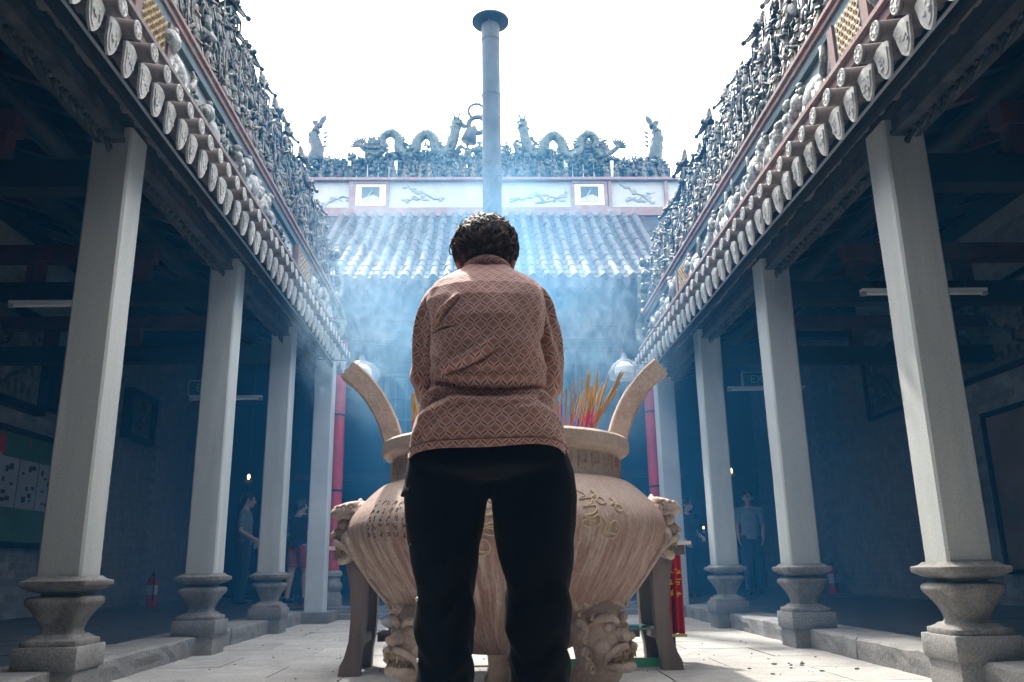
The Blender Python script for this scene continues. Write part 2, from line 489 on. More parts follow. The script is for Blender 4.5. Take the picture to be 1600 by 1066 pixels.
# courtyard-side edge steps of the hall
b = MB(); b.box(-2.24, 2.24, 10.9, 11.28, -.1, .07); b.box(-2.24, 2.24, 11.14, 11.5, -.1, .145)
for sx in (-1, 1): b.box(min(sx*1.93, sx*2.40), max(sx*1.93, sx*2.40), 10.2, 10.89, -.1, .128)
structure(b.build('hall_steps', M['kerb'], smooth=False))
structure(MB().box(-5.6, 5.6, 11.3, 17.2, -.2, .14).build('hall_floor', M['tile_floor'], smooth=False))

# ---------------------------------------------------------------- gallery roofs
ROLL = MB()
def mk_roll():
    b = MB(); n = 16; r = .047
    pr = [(0,0),(.014,0),(.018,.004),(.036,.004),(.040,0),(r-.004,0),(r,.005),(r,.02)]
    # disc end faces local -x ; body runs along +x
    vs = []; fs = []
    for q, x in pr:
        for k in range(n):
            a = 2*PI*k/n; vs.append((x, q*math.cos(a)*.95, q*math.sin(a)*1.05))
    m = len(pr)
    for i in range(m-1):
        for k in range(n): fs.append((i*n+k, i*n+(k+1)%n, (i+1)*n+(k+1)%n, (i+1)*n+k))
    b.add(vs, fs[:6*n], 0); b.add(vs, fs[6*n:], 1)
    b.tube([(.02,0,0),(.40,0,.05)], [r*.98, r*1.0], 12, mat=1)
    for k in range(6):                       # worn flower on the disc
        a = 2*PI*k/6; b.ell((-.001, .025*math.cos(a), .027*math.sin(a)), (.004,.009,.009), 6, 4)
    return b.mesh('tile_roll', [M['roll'], M['tilebody']])
def mk_drip(seed):
    b = MB(); r = random.Random(seed)
    out = [(-.083, .012), (-.06, .02), (-.03, .026), (0, .028), (.03, .026), (.06, .02), (.083, .012), (.078, -.03), (.066, -.085), (.050, -.115), (.030, -.137), (.012, -.146), (0, -.150), (-.012, -.146), (-.030, -.137), (-.050, -.115), (-.066, -.085), (-.078, -.03)]
    out = [(a*(.80 if c < 0 else .9)+r.uniform(-.002,.002), c+r.uniform(-.003,.003)) for a, c in out]
    f = lambda a, c, d: (d+ .10*max(0,-c)+.9*a*a*(1 if c>-.05 else .6), a, c)
    b.prism(out, f, -.007, .007)
    b.prism([(a*.72, c*.72-.02) for a, c in out], f, -.011, -.0065)
    for k in range(9):
        b.ell((-.012+.10*.06, r.uniform(-.035,.035), r.uniform(-.10,-.02)), (.006, r.uniform(.006,.013), r.uniform(.006,.013)), 6, 4)
    # curved pan tile body
    P = []
    for x in (0, .2, .4):
        P.append([(x, -.085+.17*t, .012+.016*math.sin(PI*t)*-1+.016+x*.12) for t in (0,.25,.5,.75,1)])
    b.grid(P, mat=1)
    b.grid([[(x, y, z+.012) for x, y, z in row] for row in P], mat=1)
    return b.mesh('drip_tile', [M['roll'], M['tilebody']])
ROLLM = mk_roll(); DRIPS = [mk_drip(k) for k in range(4)]

def relief_rock(seed):
    b = MB(); r = random.Random(seed)
    b.ell((0,0,0), (.05, .12, .10), 12, 9)
    vs = []
    for x, y, z in b.v:
        k = 1+.38*math.sin(9*y+seed)*math.cos(11*z+seed*2)+.16*math.sin(26*y+17*z+seed)
        vs.append((x*k, y*k, z*k))
    b.v = vs
    for q in range(4):
        y, z = r.uniform(-.08,.08), r.uniform(-.06,.08)
        b.ell((-.035, y, z), (.03, r.uniform(.02,.05), r.uniform(.02,.05)), 8, 6)
    return b.mesh('relief_rock', M['glaze_pale'], 2)
def relief_branch(seed):
    b = MB(); r = random.Random(seed)
    p = Vector((0, -.18, -.12)); pts = [p.copy()]
    for k in range(7):
        p = p+Vector((r.uniform(-.006,.006), r.uniform(.02,.07), r.uniform(-.02,.06))); pts.append(p.copy())
    b.tube(pts, [.016-.0017*k for k in range(8)], 6)
    for k in range(26):
        q = pts[r.randrange(2, 8)]+Vector((r.uniform(-.02,.01), r.gauss(0,.045), r.gauss(0,.035)))
        b.ell(q, (.012, r.uniform(.012,.028), r.uniform(.008,.02)), 6, 4, rot=Matrix.Rotation(r.uniform(0,3),3,'X'))
    return b.mesh('relief_branch', M['glaze_green'], 2)
def relief_beast(seed):
    b = MB(); r = random.Random(seed)
    b.ell((0,0,0), (.05,.12,.07), 10, 8); b.ell((-.02,.12,.05), (.045,.055,.05), 10, 8); b.ell((-.03,.165,.035), (.03,.03,.025), 8, 6)
    for y in (-.09,-.05,.06,.10):
        b.tube([(-.02,y,-.02),(-.025,y+r.uniform(-.02,.02),-.09),(-.02,y+r.uniform(-.02,.02),-.14)], [.026,.017,.014], 7)
    b.tube([(-.01,-.11,.02),(-.02,-.16,.06),(-.02,-.17,.11),(-.02,-.14,.13)], [.016,.018,.014,.006], 7)
    for k in range(7): b.ell((-.03, .09+r.uniform(-.03,.03), .06+r.uniform(-.03,.05)), (.02,.018,.018), 6, 5)
    return b.mesh('relief_beast', M['glaze_pale'], 2)
RELIEF = [relief_rock(k) for k in range(4)]+[relief_branch(k) for k in range(3)]+[relief_beast(k) for k in range(2)]

def gallery_roof(sd):
    dz = 0 if sd < 0 else -.16
    S = lambda x: sd*x
    def bx(b, x0, x1, y0, y1, z0, z1, mat=0): return b.box(min(S(x0),S(x1)), max(S(x0),S(x1)), y0, y1, z0+dz, z1+dz, mat)
    root = empty('side_gallery', (0,0,0))
    tag(root, ('%s gallery roof with %s eave tiles below a relief frieze' % (('left', 'white smooth') if sd < 0 else ('right', 'sunlit speckled'))), 'gallery')
    YE = 10.15
    # roof deck rising to the back wall
    P = [[(S(1.93),-3,3.26+dz),(S(5.7),-3,4.55+dz),(S(5.7),-3,4.68+dz),(S(1.93),-3,3.34+dz)], [(S(1.93),YE,3.26+dz),(S(5.7),YE,4.55+dz),(S(5.7),YE,4.68+dz),(S(1.93),YE,3.34+dz)]]
    b = MB(); b.grid(P, True); b.add(P[0], [(0,1,2,3)]); b.add(P[1], [(3,2,1,0)])
    P = [[(S(2.5),y,3.46+dz),(S(5.7),y,4.55+dz),(S(5.7),y,4.68+dz),(S(2.5),y,3.60+dz)] for y in (YE+.003, 12.6)]
    b.grid(P, True); b.add(P[0], [(0,1,2,3)]); b.add(P[1], [(3,2,1,0)])
    b.build('roof_deck', M['soot'], root, False)
    raf = MB(); 
    sl = (4.55-3.26)/(5.7-1.93)
    raf.obox((S(3.55), 0, 3.26+(3.55-1.93)*sl-.055), (S(1.62), 0, 1.62*sl), (0, .035, 0), (0, 0, .05))
    rme = raf.mesh('rafter', M['red_wood'], False); rme2 = raf.mesh('rafter', M['dark_wood'], False)
    for j in range(33):
        link('rafter', rme if j % 3 == 0 else rme2, root, (0, 1.4+j*.34, dz))
    pu = MB()
    for x in (3.0, 3.9, 4.8): 
        pu.tube([(S(x), -3, 3.26+(x-1.93)*sl-.19+dz), (S(x), YE, 3.26+(x-1.93)*sl-.19+dz)], .085, 10)
        pu.build('purlin', M['dark_wood'], root); pu = MB()
    ys = (4.615, 6.79, 8.86) if sd < 0 else (4.245, 6.42, 8.5)
    for y in ys:                                # tie beams from the columns to the back wall
        bx(MB(), 2.4, 5.4, y-.07, y+.07, 2.80, 2.98).build('tie_beam', M['dark_wood'], root, False)
        bx(MB(), 2.9, 5.4, y-.06, y+.06, 3.18, 3.32).build('tie_beam', M['red_wood'], root, False)
        for x in (3.0, 3.9, 4.8):
            bx(MB(), x-.06, x+.06, y-.05, y+.05, 2.981, 3.179).build('strut_block', M['red_wood'], root, False)
    # fascia with light conduit
    bx(MB(), 1.985, 2.02, -3, YE, 3.05, 3.255).build('fascia_board', M['dark_wood'], root, False)
    b = MB(); b.tube([(S(1.975), y, 3.10+dz+.006*math.sin(y*2.3)) for y in np.linspace(-2, 10.1, 26)], .009, 6)
    b.build('conduit', M['metal'], root)
    bx(MB(), 2.16, 2.42, -3, YE, 3.165, 3.255).build('wall_plate', M['dark_wood'], root, False)
    # carved beam between the columns and its fringe
    ends = [1.2]+[y for y in ys]+[10.35]
    for a, c in zip(ends[:-1], ends[1:]):
        y0, y1 = a+.118, c-.118
        b = MB(); bx(b, 2.215, 2.355, y0, y1, 3.09, 3.16); bx(b, 2.20, 2.37, y0, y1, 3.062, 3.087)
        b.build('carved_beam', M['carved'], root, False)
        f = MB(); n = int((y1-y0)/.085); r = random.Random(int(a*10))
        for k in range(n):
            y = y0+(k+.5)*(y1-y0)/n
            z = 3.060+dz
            f.tube([(S(2.28), y-.035, z), (S(2.275), y-.03, z-.035), (S(2.27), y, z-.055-r.uniform(0,.025)), (S(2.275), y+.03, z-.03), (S(2.28), y+.015, z-.012), (S(2.28), y-.008, z-.022)], [.012,.011,.012,.010,.008,.005], 5)
            f.ell((S(2.272), y, z-.01), (.012,.02,.016), 6, 4)
        o = f.build('carved_fringe', M['carved'], root, 2); o['kind'] = 'stuff'
    # eave tiles
    pitch = .185 if sd < 0 else .192
    n = int((YE-1.6)/pitch)
    for k in range(n):
        y = YE-.09-k*pitch
        rz = 0 if sd > 0 else PI
        link('tile_roll', ROLLM, root, (S(1.765+rnd.uniform(-.006,.006)), y+rnd.uniform(-.006,.006), 3.175+dz+rnd.uniform(-.004,.004)), (rnd.uniform(-.3,.3)*0, rnd.uniform(-.03,.03), rz+rnd.uniform(-.03,.03)))
        link('drip_tile', DRIPS[rnd.randrange(4)], root, (S(1.838+rnd.uniform(-.006,.006)), y+pitch/2+rnd.uniform(-.006,.006), 3.125+dz+rnd.uniform(-.005,.005)), (0, rnd.uniform(-.06,.02), rz+rnd.uniform(-.05,.05)))
    # frieze: lower moulding, backing, upper moulding, posts, grilles and reliefs
    lo = M['greymould'] if sd < 0 else M['pink']
    b = MB(); bx(b, 1.895, 2.12, -1, YE, 3.325, 3.385); bx(b, 1.865, 2.12, -1, YE, 3.387, 3.415)
    b.build('lower_moulding', lo, root, False)
    bx(MB(), 2.0, 2.25, -1, YE, 3.418, 3.80).build('frieze_wall', M['panelwhite'], root, False)
    b = MB(); bx(b, 1.945, 2.25, -1, YE, 3.835, 3.872); bx(b, 1.925, 2.25, -1, YE, 3.875, 3.90); 
    b.build('upper_moulding', M['pink'], root, False)
    bx(MB(), 1.962, 1.998, -1, YE, 3.765, 3.832).build('frieze_shade_strip', M['panelblue'], root, False)  # dark strip stands in for shade beneath the upper moulding
    grilles = ((3.90, 4.36), (7.86, 8.48)) if sd < 0 else ((3.72, 4.14), (7.68, 8.22))
    pw = .035
    for a, c in grilles:
        for y in (a, c):
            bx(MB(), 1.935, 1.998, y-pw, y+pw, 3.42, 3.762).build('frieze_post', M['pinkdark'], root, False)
        b = MB(); bx(b, 1.965, 1.998, a+pw+.004, c-pw-.004, 3.42, 3.762); 
        b.build('grille_backing', M['dark_wood'], root, False)
        y0, y1 = a+.07, c-.07; z0, z1 = 3.455+dz, 3.735+dz
        fr = MB()
        for q in ((y0-.02,y1+.02,z0-.02,z0),(y0-.02,y1+.02,z1,z1+.02),(y0-.02,y0,z0,z1),(y1,y1+.02,z0,z1)):
            fr.box(min(S(1.945),S(1.964)), max(S(1.945),S(1.964)), *q)
        fr.build('grille_frame', M['panelblue'], root, False)
        ny, nz = 6, 5
        bar = MB()
        for i in range(ny):
            for k in range(nz):
                y = y0+(i+.5)*(y1-y0)/ny; z = z0+(k+.5)*(z1-z0)/nz
                w, h = (y1-y0)/ny/2, (z1-z0)/nz/2
                for s1 in (1, -1):
                    bar.tube([(S(1.95), y-w, z-h*s1), (S(1.945), y, z), (S(1.95), y+w, z+h*s1)], .0105, 5)
                bar.ell((S(1.943), y, z), (.008, .017, .017), 6, 5)
        bar.build('ceramic_grille', M['ochre'], root)
    spans = [(1.6, grilles[0][0]), (grilles[0][1], grilles[1][0]), (grilles[1][1], YE)]
    r = random.Random(11+sd)
    for a, c in spans:
        y = a+.18
        while y < c-.12:
            me = RELIEF[r.randrange(len(RELIEF))] if r.random() < .8 else RELIEF[4+r.randrange(3)]
            o = link('relief_carving', me, root, (S(1.985), y, 3.56+dz+r.uniform(-.02,.07)), (r.uniform(-.5,.5), 0, 0 if sd > 0 else PI))
            q = r.uniform(1.05, 1.5); o.scale = (q, q, q)
            y += r.uniform(.15, .26)
    return root
gallery_roof(-1); gallery_roof(1)
# ================================================================== CRESTS OF CERAMIC FIGURES
def fig_person(seed, mat):
    """small robed ceramic figure, about .26 m, facing local -x"""
    b = MB(); r = random.Random(seed); H = r.uniform(.21, .27)
    w = r.uniform(.042, .056)
    b.lathe([(w*.95,0),(w*1.0,.01),(w*.82,H*.25),(w*.62,H*.48),(w*.72,H*.60),(w*.74,H*.70),(w*.42,H*.765),(w*.30,H*.79)], 9, sy=1.15)
    b.ell((-.006,0,H*.87), (w*.42,w*.40,H*.095), 8, 6, 1)
    k = r.randrange(4)
    if k == 0: b.lathe([(w*.46,H*.90),(w*.5,H*.94),(w*.3,H*1.0),(w*.1,H*1.06)], 8)
    elif k == 1: b.ell((0,0,H*.97), (w*.34,w*.34,w*.3), 7, 5); b.ell((0,0,H*1.04), w*.16, 6, 4)
    elif k == 2: b.box(-w*.35,w*.35,-w*.6,w*.6,H*.93,H*.99)
    else:
        for s in (-1, 1): b.tube([(0,s*w*.2,H*.94),(0,s*w*.5,H*1.05),(.01,s*w*.7,H*1.12)],[.008,.006,.003],5)
    for s in (-1, 1):
        sh = Vector((0, s*w*.72, H*.68)); el = sh+Vector((-r.uniform(0,.03), s*r.uniform(.01,.03), -r.uniform(.01,.05))); hd = el+Vector((-r.uniform(.02,.045), -s*r.uniform(-.03,.03), r.uniform(-.01,.06)))
        b.tube([sh, el, hd], [w*.30,w*.30,w*.20], 6); b.ell(hd, w*.22, 6, 5, 1)
    for q in range(4): b.tube([(-w*.5,(q-1.5)*w*.5,H*.46),(-w*.92,(q-1.5)*w*.62,H*.03)], [.006,.009], 4, mat=(1 if q == 1 else 0))
    b.tube([(-w*.72,-w*.5,H*.50),(-w*.80,0,H*.47),(-w*.72,w*.5,H*.50)], .008, 5, mat=2)
    if r.random() < .5:
        y = r.choice((-1,1))*w*1.3; b.tube([(-.04,y,H*.1),(-.03,y+r.uniform(-.02,.02),H*1.2)], .006, 5); b.ell((-.03,y,H*1.2),(.006,.016,.022),6,4)
    if r.random() < .4: b.ell((.03,0,H*.6),(.006,w*1.5,H*.3),9,6)
    return b.mesh('figurine', [mat, M['glaze_face'], M['glaze_red']], 2)
def fig_rider(seed, mat):
    b = MB(); r = random.Random(seed)
    b.ell((0,0,.10),(.035,.085,.04),9,7); b.tube([(0,.06,.12),(0,.09,.17),(-.01,.12,.185)],[.028,.022,.016],7); b.ell((-.01,.13,.18),(.016,.03,.016),7,5)
    for y in (-.06,-.04,.045,.065): b.tube([(0,y,.09),(-.01,y+r.uniform(-.02,.02),.045),(0,y+r.uniform(-.02,.02),0)],[.016,.011,.009],5)
    b.tube([(0,-.08,.11),(0,-.11,.08),(0,-.11,.03)],[.012,.012,.004],5)
    b.lathe([(.035,.12),(.028,.17),(.032,.21),(.015,.225)],8); b.ell((0,0,.245),(.019,.018,.022),8,6); b.ell((0,0,.265),(.02,.02,.012),7,4)
    b.tube([(0,.03,.20),(-.03,.06,.19),(-.03,.07,.23)],[.012,.011,.008],5); b.tube([(-.03,.07,.10),(-.03,.07,.33)],.005,5)
    return b.mesh('figurine', mat, 2)
def fig_rock(seed, mat):
    b = MB(); r = random.Random(seed)
    b.ell((.01,0,.10),(.05,.085,.12),10,8)
    b.v = [(x*(1+.3*math.sin(30*y+seed)), y*(1+.25*math.sin(33*z+seed)), z*(1+.22*math.sin(40*y+seed*2))) for x,y,z in b.v]
    for k in range(10): b.ell((r.uniform(-.05,0),r.gauss(0,.05),r.uniform(.05,.24)),(.02,r.uniform(.012,.03),r.uniform(.01,.022)),6,4)
    return b.mesh('rockwork', mat, 2)
def pavilion(seed, mat):
    """two tier ceramic pavilion with upturned eaves"""
    b = MB(); r = random.Random(seed); w = r.uniform(.15,.19)
    b.box(-.03,.09,-w,w,0,.03)
    z = .03
    for t, (ww, h) in enumerate(((w*.92,.20),(w*.62,.13))):
        for y in (-ww,-ww*.4,ww*.4,ww): b.tube([(-.015,y,z),(-.015,y,z+h)],.010,6)
        b.box(.03,.08,-ww,ww,z,z+h); b.box(-.025,.08,-ww*1.05,ww*1.05,z+h-.025,z+h)
        P = []
        for k in range(7):
            y = (-1+k/3)*ww*1.15; up = .018*abs(k/3-1)**2.2
            P.append([(-.075,y,z+h+up),(-.04,y*.93,z+h+.025+up*.8),(.02,y*.72,z+h+.085+up*.2),(.09,y*.9,z+h+.03+up*.5),(.09,y,z+h-.01+up)])
        b.grid(P)
        for k in range(9):
            y = (-1+k/4)*ww*1.2; b.tube([(-.078,y,z+h+.012+.025*abs(k/4-1)**2.2),(-.03,y*.9,z+h+.045),(.02,y*.72,z+h+.09)],.008,5)
        b.tube([(.02,-ww*1.0,z+h+.10),(.02,-ww*.7,z+h+.086),(.02,ww*.7,z+h+.086),(.02,ww*1.0,z+h+.10)],.016,6)
        for s in (-1,1):
            b.tube([(-.07,s*ww*1.12,z+h+.02),(-.075,s*ww*1.2,z+h+.035),(-.07,s*ww*1.2,z+h+.055)],[.026,.022,.012],6)
        z += h+.075
    b.ell((.02,0,z+.04),(.04,.05,.05),8,6); b.ell((.02,.01,z+.09),(.025,.025,.04),8,6)
    for s in (-1, 1):
        b.tube([(.02,s*.03,z+.01),(.02,s*.07,z+.05),(.02,s*.06,z+.10),(.02,s*.09,z+.12)],[.03,.03,.024,.014],6)
    for k in range(3):
        y = (k-1)*w*.5; b.lathe([(.026,.03),(.02,.10),(.022,.125),(.008,.14)],7,c=(-.02,y,0)); b.ell((-.02,y,.155),(.014,.013,.016),7,5)
    return b.mesh('pavilion', mat, 2)
def leaf_spray(seed, mat):
    b = MB(); r = random.Random(seed)
    b.tube([(.02,0,0),(.01,.01,.12),(.02,-.01,.22)],[.016,.013,.006],6)
    for k in range(22):
        z = r.uniform(.08,.27); y = r.gauss(0,.05); x = r.uniform(-.04,.04)
        b.ell((x,y,z),(r.uniform(.01,.02),r.uniform(.015,.03),r.uniform(.008,.018)),6,4,rot=Matrix.Rotation(r.uniform(-1,1),3,'X'))
    return b.mesh('ceramic_plant', mat, 2)
M['glaze_face'] = ceramic('chalky ceramic faces', [(0,(.27,.25,.22)),(.4,(.19,.18,.165)),(.7,(.31,.29,.255)),(1,(.16,.155,.15))], .6)
M['glaze_red'] = ceramic('faded red and ochre glaze', [(0,(.24,.09,.06)),(.4,(.30,.22,.09)),(.7,(.16,.07,.05)),(1,(.10,.16,.18))])
FIGS = [fig_person(k, M['glaze']) for k in range(9)]+[fig_rider(k+20, M['glaze']) for k in range(2)]+[fig_rock(30, M['glaze_dark'])]
PAVS = [pavilion(k, M['glaze']) for k in range(4)]
ROCKS = [fig_rock(k+40, M['glaze_dark']) for k in range(3)]
PLANTS = [leaf_spray(k, M['glaze_green']) for k in range(3)]
FILL = FIGS[:6]+ROCKS+PLANTS

def crest(sd):
    dz = 0 if sd < 0 else -.13
    root = empty('roof_crest', (0,0,0))
    tag(root, 'stepped crest crowded with glazed ceramic figures and pavilions along the %s gallery roof' % ('left' if sd < 0 else 'right'), 'roof ornament')
    S = lambda x: sd*x
    up = .20 if sd < 0 else .07
    r = random.Random(5+sd)
    rz = 0 if sd > 0 else PI
    ph = .35 if sd < 0 else .12
    per = .52
    peak = lambda y: .5+.5*math.cos(2*PI*(y-ph)/per)
    # backing wall with a stepped outline
    out = [(1.9, 3.9)]
    y = 1.9
    while y < 10.0:
        out += [(y, 4.42+up+.26*peak(y)), (y+.05, 4.42+up+.26*peak(y))]; y += .06
    out += [(10.0, 3.9)]
    MB().prism(out, lambda a, c, d: (d, a, c+dz), min(S(2.16), S(2.34)), max(S(2.16), S(2.34))).build('crest_wall', M['crestwall'], root, False)
    b = MB()
    for x, z in ((2.10, 4.10+up*.33), (2.13, 4.33+up*.66), (2.15, 4.55+up)):
        b.box(min(S(x), S(2.165)), max(S(x), S(2.165)), 1.9, 10.0, z-.03+dz, z+dz)
    b.build('crest_ledge', M['crestwall'], root, False)
    n = 0
    for x, z, st, q0 in ((2.02, 3.90, .150, 1.0+up*.7), (2.075, 4.10+up*.33, .160, 1.0+up*.7), (2.10, 4.33+up*.66, .165, .95+up*.6)):
        y = 3.55+r.uniform(0,.1)
        while y < 9.95:
            me = r.choice(FIGS)
            o = link(me.name.split('.')[0], me, root, (S(x+r.uniform(-.02,.02)), y, z+dz), (0, 0, rz+r.uniform(-.6,.6)))
            q = q0*r.uniform(.85,1.12); o.scale = (q,q,q); n += 1
            y += st*r.uniform(.8,1.2)
    k0 = 0
    y = ph+per*4
    while y < 10.0:
        if y > 3.2:
            me = PAVS[k0 % 4]
            o = link('pavilion', me, root, (S(2.17+r.uniform(-.02,.02)), y+r.uniform(-.05,.05), 4.40+up+dz+r.uniform(-.06,.06)), (r.uniform(-.03,.03), 0, rz+r.uniform(-.15,.15)))
            q = r.uniform(.82,1.08); o.scale = (q, q, q*r.uniform(.9,1.15)); n += 1
            for s in (-1, 1):
                o = link('figurine', r.choice(FIGS[:9]), root, (S(2.14), y+s*per*.36, 4.50+up+dz+r.uniform(-.04,.03)), (0,0,rz+r.uniform(-.5,.5))); n += 1
            o = link('ceramic_plant', r.choice(PLANTS), root, (S(2.18), y+per*.5+r.uniform(-.04,.04), 4.46+up+dz), (0,0,r.uniform(0,6))); n += 1
        k0 += 1; y += per
    # countless smaller pieces wedged between the figures
    V = []; F = []
    b = MB()
    for k in range(520):
        y = r.uniform(2.0, 9.98); t = r.random()
        z = 3.9+t*(.72+up); x = 2.0+t*.13+r.uniform(.02,.08)
        c = r.random()
        if c < .5: b.ell((S(x),y,z+dz+.03),(r.uniform(.02,.035),r.uniform(.02,.05),r.uniform(.02,.06)),6,5,rot=Matrix.Rotation(r.uniform(-1,1),3,'X'))
        else:
            p = Vector((S(x-.02),y,z+dz)); d = Vector((0,r.uniform(-.06,.06),r.uniform(.06,.16)))
            b.tube([p,p+d*.5+Vector((S(-.02),0,0)),p+d],[.014,.012,.005],5)
    # near end of the crest, beyond the picture edge, and far
    o = b.build('crest_filling', M['glaze_dark'], root, 2); o['kind'] = 'stuff'
    b = MB()
    y = 1.95
    while y < 3.5:
        for z in (3.9, 4.12, 4.34):
            b.lathe([(.05,0),(.04,.1),(.045,.16),(.015,.19)],7,c=(S(2.07),y,z+dz)); b.ell((S(2.06),y,z+.21+dz),(.022,.02,.026),7,5)
        y += .15
    o = b.build('crest_filling', M['glaze_dark'], root, 2); o['kind'] = 'stuff'
    # sloping end scroll by the hall
    b = MB(); r2 = random.Random(9)
    for k in range(60):
        t = r2.random(); z = 3.45+1.2*t**1.3*(1 if r2.random()<.8 else .6); yy = 10.02+(1-t)*.28*r2.random()
        b.ell((S(2.0+r2.uniform(-.06,.1)), yy, z+dz), (.05,r2.uniform(.03,.07),r2.uniform(.03,.07)), 7, 5)
    b.tube([(S(1.95),10.1,3.4+dz),(S(1.93),10.34,3.55+dz),(S(1.95),10.40,3.80+dz),(S(1.98),10.25,3.92+dz),(S(1.98),10.17,3.80+dz)],[.06,.07,.06,.045,.02],8)
    b.tube([(S(1.96),10.1,3.95+dz),(S(1.96),10.26,4.1+dz),(S(1.98),10.28,4.3+dz),(S(2.0),10.12,4.4+dz)],[.06,.06,.05,.02],8)
    b.build('end_scroll', M['glaze_green'], root, 2)
    return root
crest(-1); crest(1)

# ================================================================== BACK HALL
hall = empty('temple_hall', (0, 11.2, 0))
tag(hall, 'smoky temple hall with grey tiled roof at the back of the courtyard', 'building')
HY = 11.2
def roofz(d):                     # height of the hall roof d metres behind the eave
    return 4.585+.66*d+.045*d*d
def hp(o): o.parent = hall; o.location = (0, -HY, 0); return o
D1 = 2.85
P = []; Q = []
for k in range(12):
    d = D1*k/11
    P.append((HY+d, roofz(d)))
def strip(b, x0, x1, up, th, mat=0):
    rows = [[(x0, y, z+up), (x1, y, z+up), (x1, y, z+up-th), (x0, y, z+up-th)] for y, z in P]
    b.grid(rows, True, mat); b.add(rows[0], [(0,1,2,3)], mat); b.add(rows[-1], [(3,2,1,0)], mat)
b = MB(); strip(b, -5.6, 5.6, -.03, .12); hp(b.build('roof_deck', M['hallpan'], None, False))
# pan tiles, laid with visible lower edges
b = MB()
pitch = .205
nrow = 27
for i in range(nrow+1):
    x = (i-nrow/2)*pitch
    for k in range(12):
        d = D1*k/12; d2 = d+D1/12
        b.grid([[(x-.08, HY+d, roofz(d)+.012), (x, HY+d, roofz(d)-.012), (x+.08, HY+d, roofz(d)+.012)], [(x-.08, HY+d2, roofz(d2)-.004), (x, HY+d2, roofz(d2)-.026), (x+.08, HY+d2, roofz(d2)-.004)]])
        b.grid([[(x-.08, HY+d, roofz(d)+.012), (x, HY+d, roofz(d)-.012), (x+.08, HY+d, roofz(d)+.012)], [(x-.08, HY+d, roofz(d)-.012), (x, HY+d, roofz(d)-.034), (x+.08, HY+d, roofz(d)-.012)]])
o = hp(b.build('pan_tiles', M['hallpan'])); o['kind'] = 'stuff'
# barrel tiles, piece by piece
nseg = 12
tm = []
for k in range(2):
    t = MB(); L = 1.0
    n = 7; rows = []
    for q, (yy, rr) in enumerate(((0,.062),(.0,.066),(.9,.060),(1.04,.056))):
        rows.append([(rr*math.cos(PI*j/n)*1.0, yy, rr*math.sin(PI*j/n)) for j in range(n+1)])
    t.grid(rows); t.add(rows[0], [tuple(range(n+1))])
    tm.append(t.mesh('barrel_tile', M['halltile']))
cnt = 0
bs = MB()
for i in range(nrow):
    x = (i-nrow/2+.5)*pitch
    for k in range(nseg):
        d = D1*k/nseg; d2 = D1*(k+1)/nseg; y0, z0, y1, z1 = HY+d, roofz(d)+.0, HY+d2, roofz(d2)
        ln = math.hypot(y1-y0, z1-z0)
        if abs(x) < 2.6 and cnt < 300:
            o = link('barrel_tile', tm[0], hall, (x+rnd.uniform(-.008,.008), d, z0+rnd.uniform(-.004,.006)), (math.atan2(z1-z0, y1-y0), 0, rnd.uniform(-.02,.02)), (1, ln, 1)); cnt += 1
        else:
            n = 6
            bs.grid([[(x+.06*math.cos(PI*j/n), y0, z0+.06*math.sin(PI*j/n)) for j in range(n+1)], [(x+.06*math.cos(PI*j/n), y1, z1+.06*math.sin(PI*j/n)) for j in range(n+1)]])
o = hp(bs.build('barrel_tiles', M['halltile'])); o['kind'] = 'stuff'
def recast(me):
    c = me.copy(); c.materials.clear()
    for m in (M['halltile'], M['hallpan']): c.materials.append(m)
    return c
HDRIPS = [recast(m) for m in DRIPS]; HROLL = recast(ROLLM)
for i in range(nrow+1):
    x = (i-nrow/2)*pitch
    o = link('drip_tile', HDRIPS[i % 4], hall, (x, -.02, 4.565), (0, 0, PI/2+rnd.uniform(-.05,.05)), (1, 1.05, .85))
    if i < nrow: link('tile_roll', HROLL, hall, (x+pitch/2, -.03, 4.605), (0, -.3, PI/2))
# walls, columns and lintels of the hall
b = MB(); b.box(-5.6, 5.6, 11.55, 11.75, 3.78, 4.10); b.box(-5.6, 5.6, 11.58, 11.72, 4.104, 4.6)
hp(b.build('lintel', M['dark_wood'], None, False))
hp(MB().box(-5.6, 5.6, 16.8, 17.1, .1, 7).build('back_wall', M['soot'], None, False))
hp(MB().box(-5.6, 5.6, 12.3, 17, 5.0, 5.05).build('hall_ceiling', M['soot'], None, False))
for sd in (-1, 1):
    hp(MB().box(min(sd*5.6, sd*5.8), max(sd*5.6, sd*5.8), 10.9, 17.1, 0, 7).build('side_wall', M['soot'], None, False))
b = MB()
for i in range(24):
    x = -4.6+i*.4
    bb = MB(); bb.add([(x-.04, HY+.05, roofz(.05)-.24), (x+.04, HY+.05, roofz(.05)-.24), (x-.04, HY+.05, roofz(.05)-.155), (x+.04, HY+.05, roofz(.05)-.155), (x-.04, HY+.7, roofz(.7)-.24), (x+.04, HY+.7, roofz(.7)-.24), (x-.04, HY+.7, roofz(.7)-.155), (x+.04, HY+.7, roofz(.7)-.155)], [(0,2,3,1),(4,5,7,6),(0,1,5,4),(2,6,7,3),(0,4,6,2),(1,3,7,5)])
    hp(bb.build('rafter', M['red_wood'], None, False))
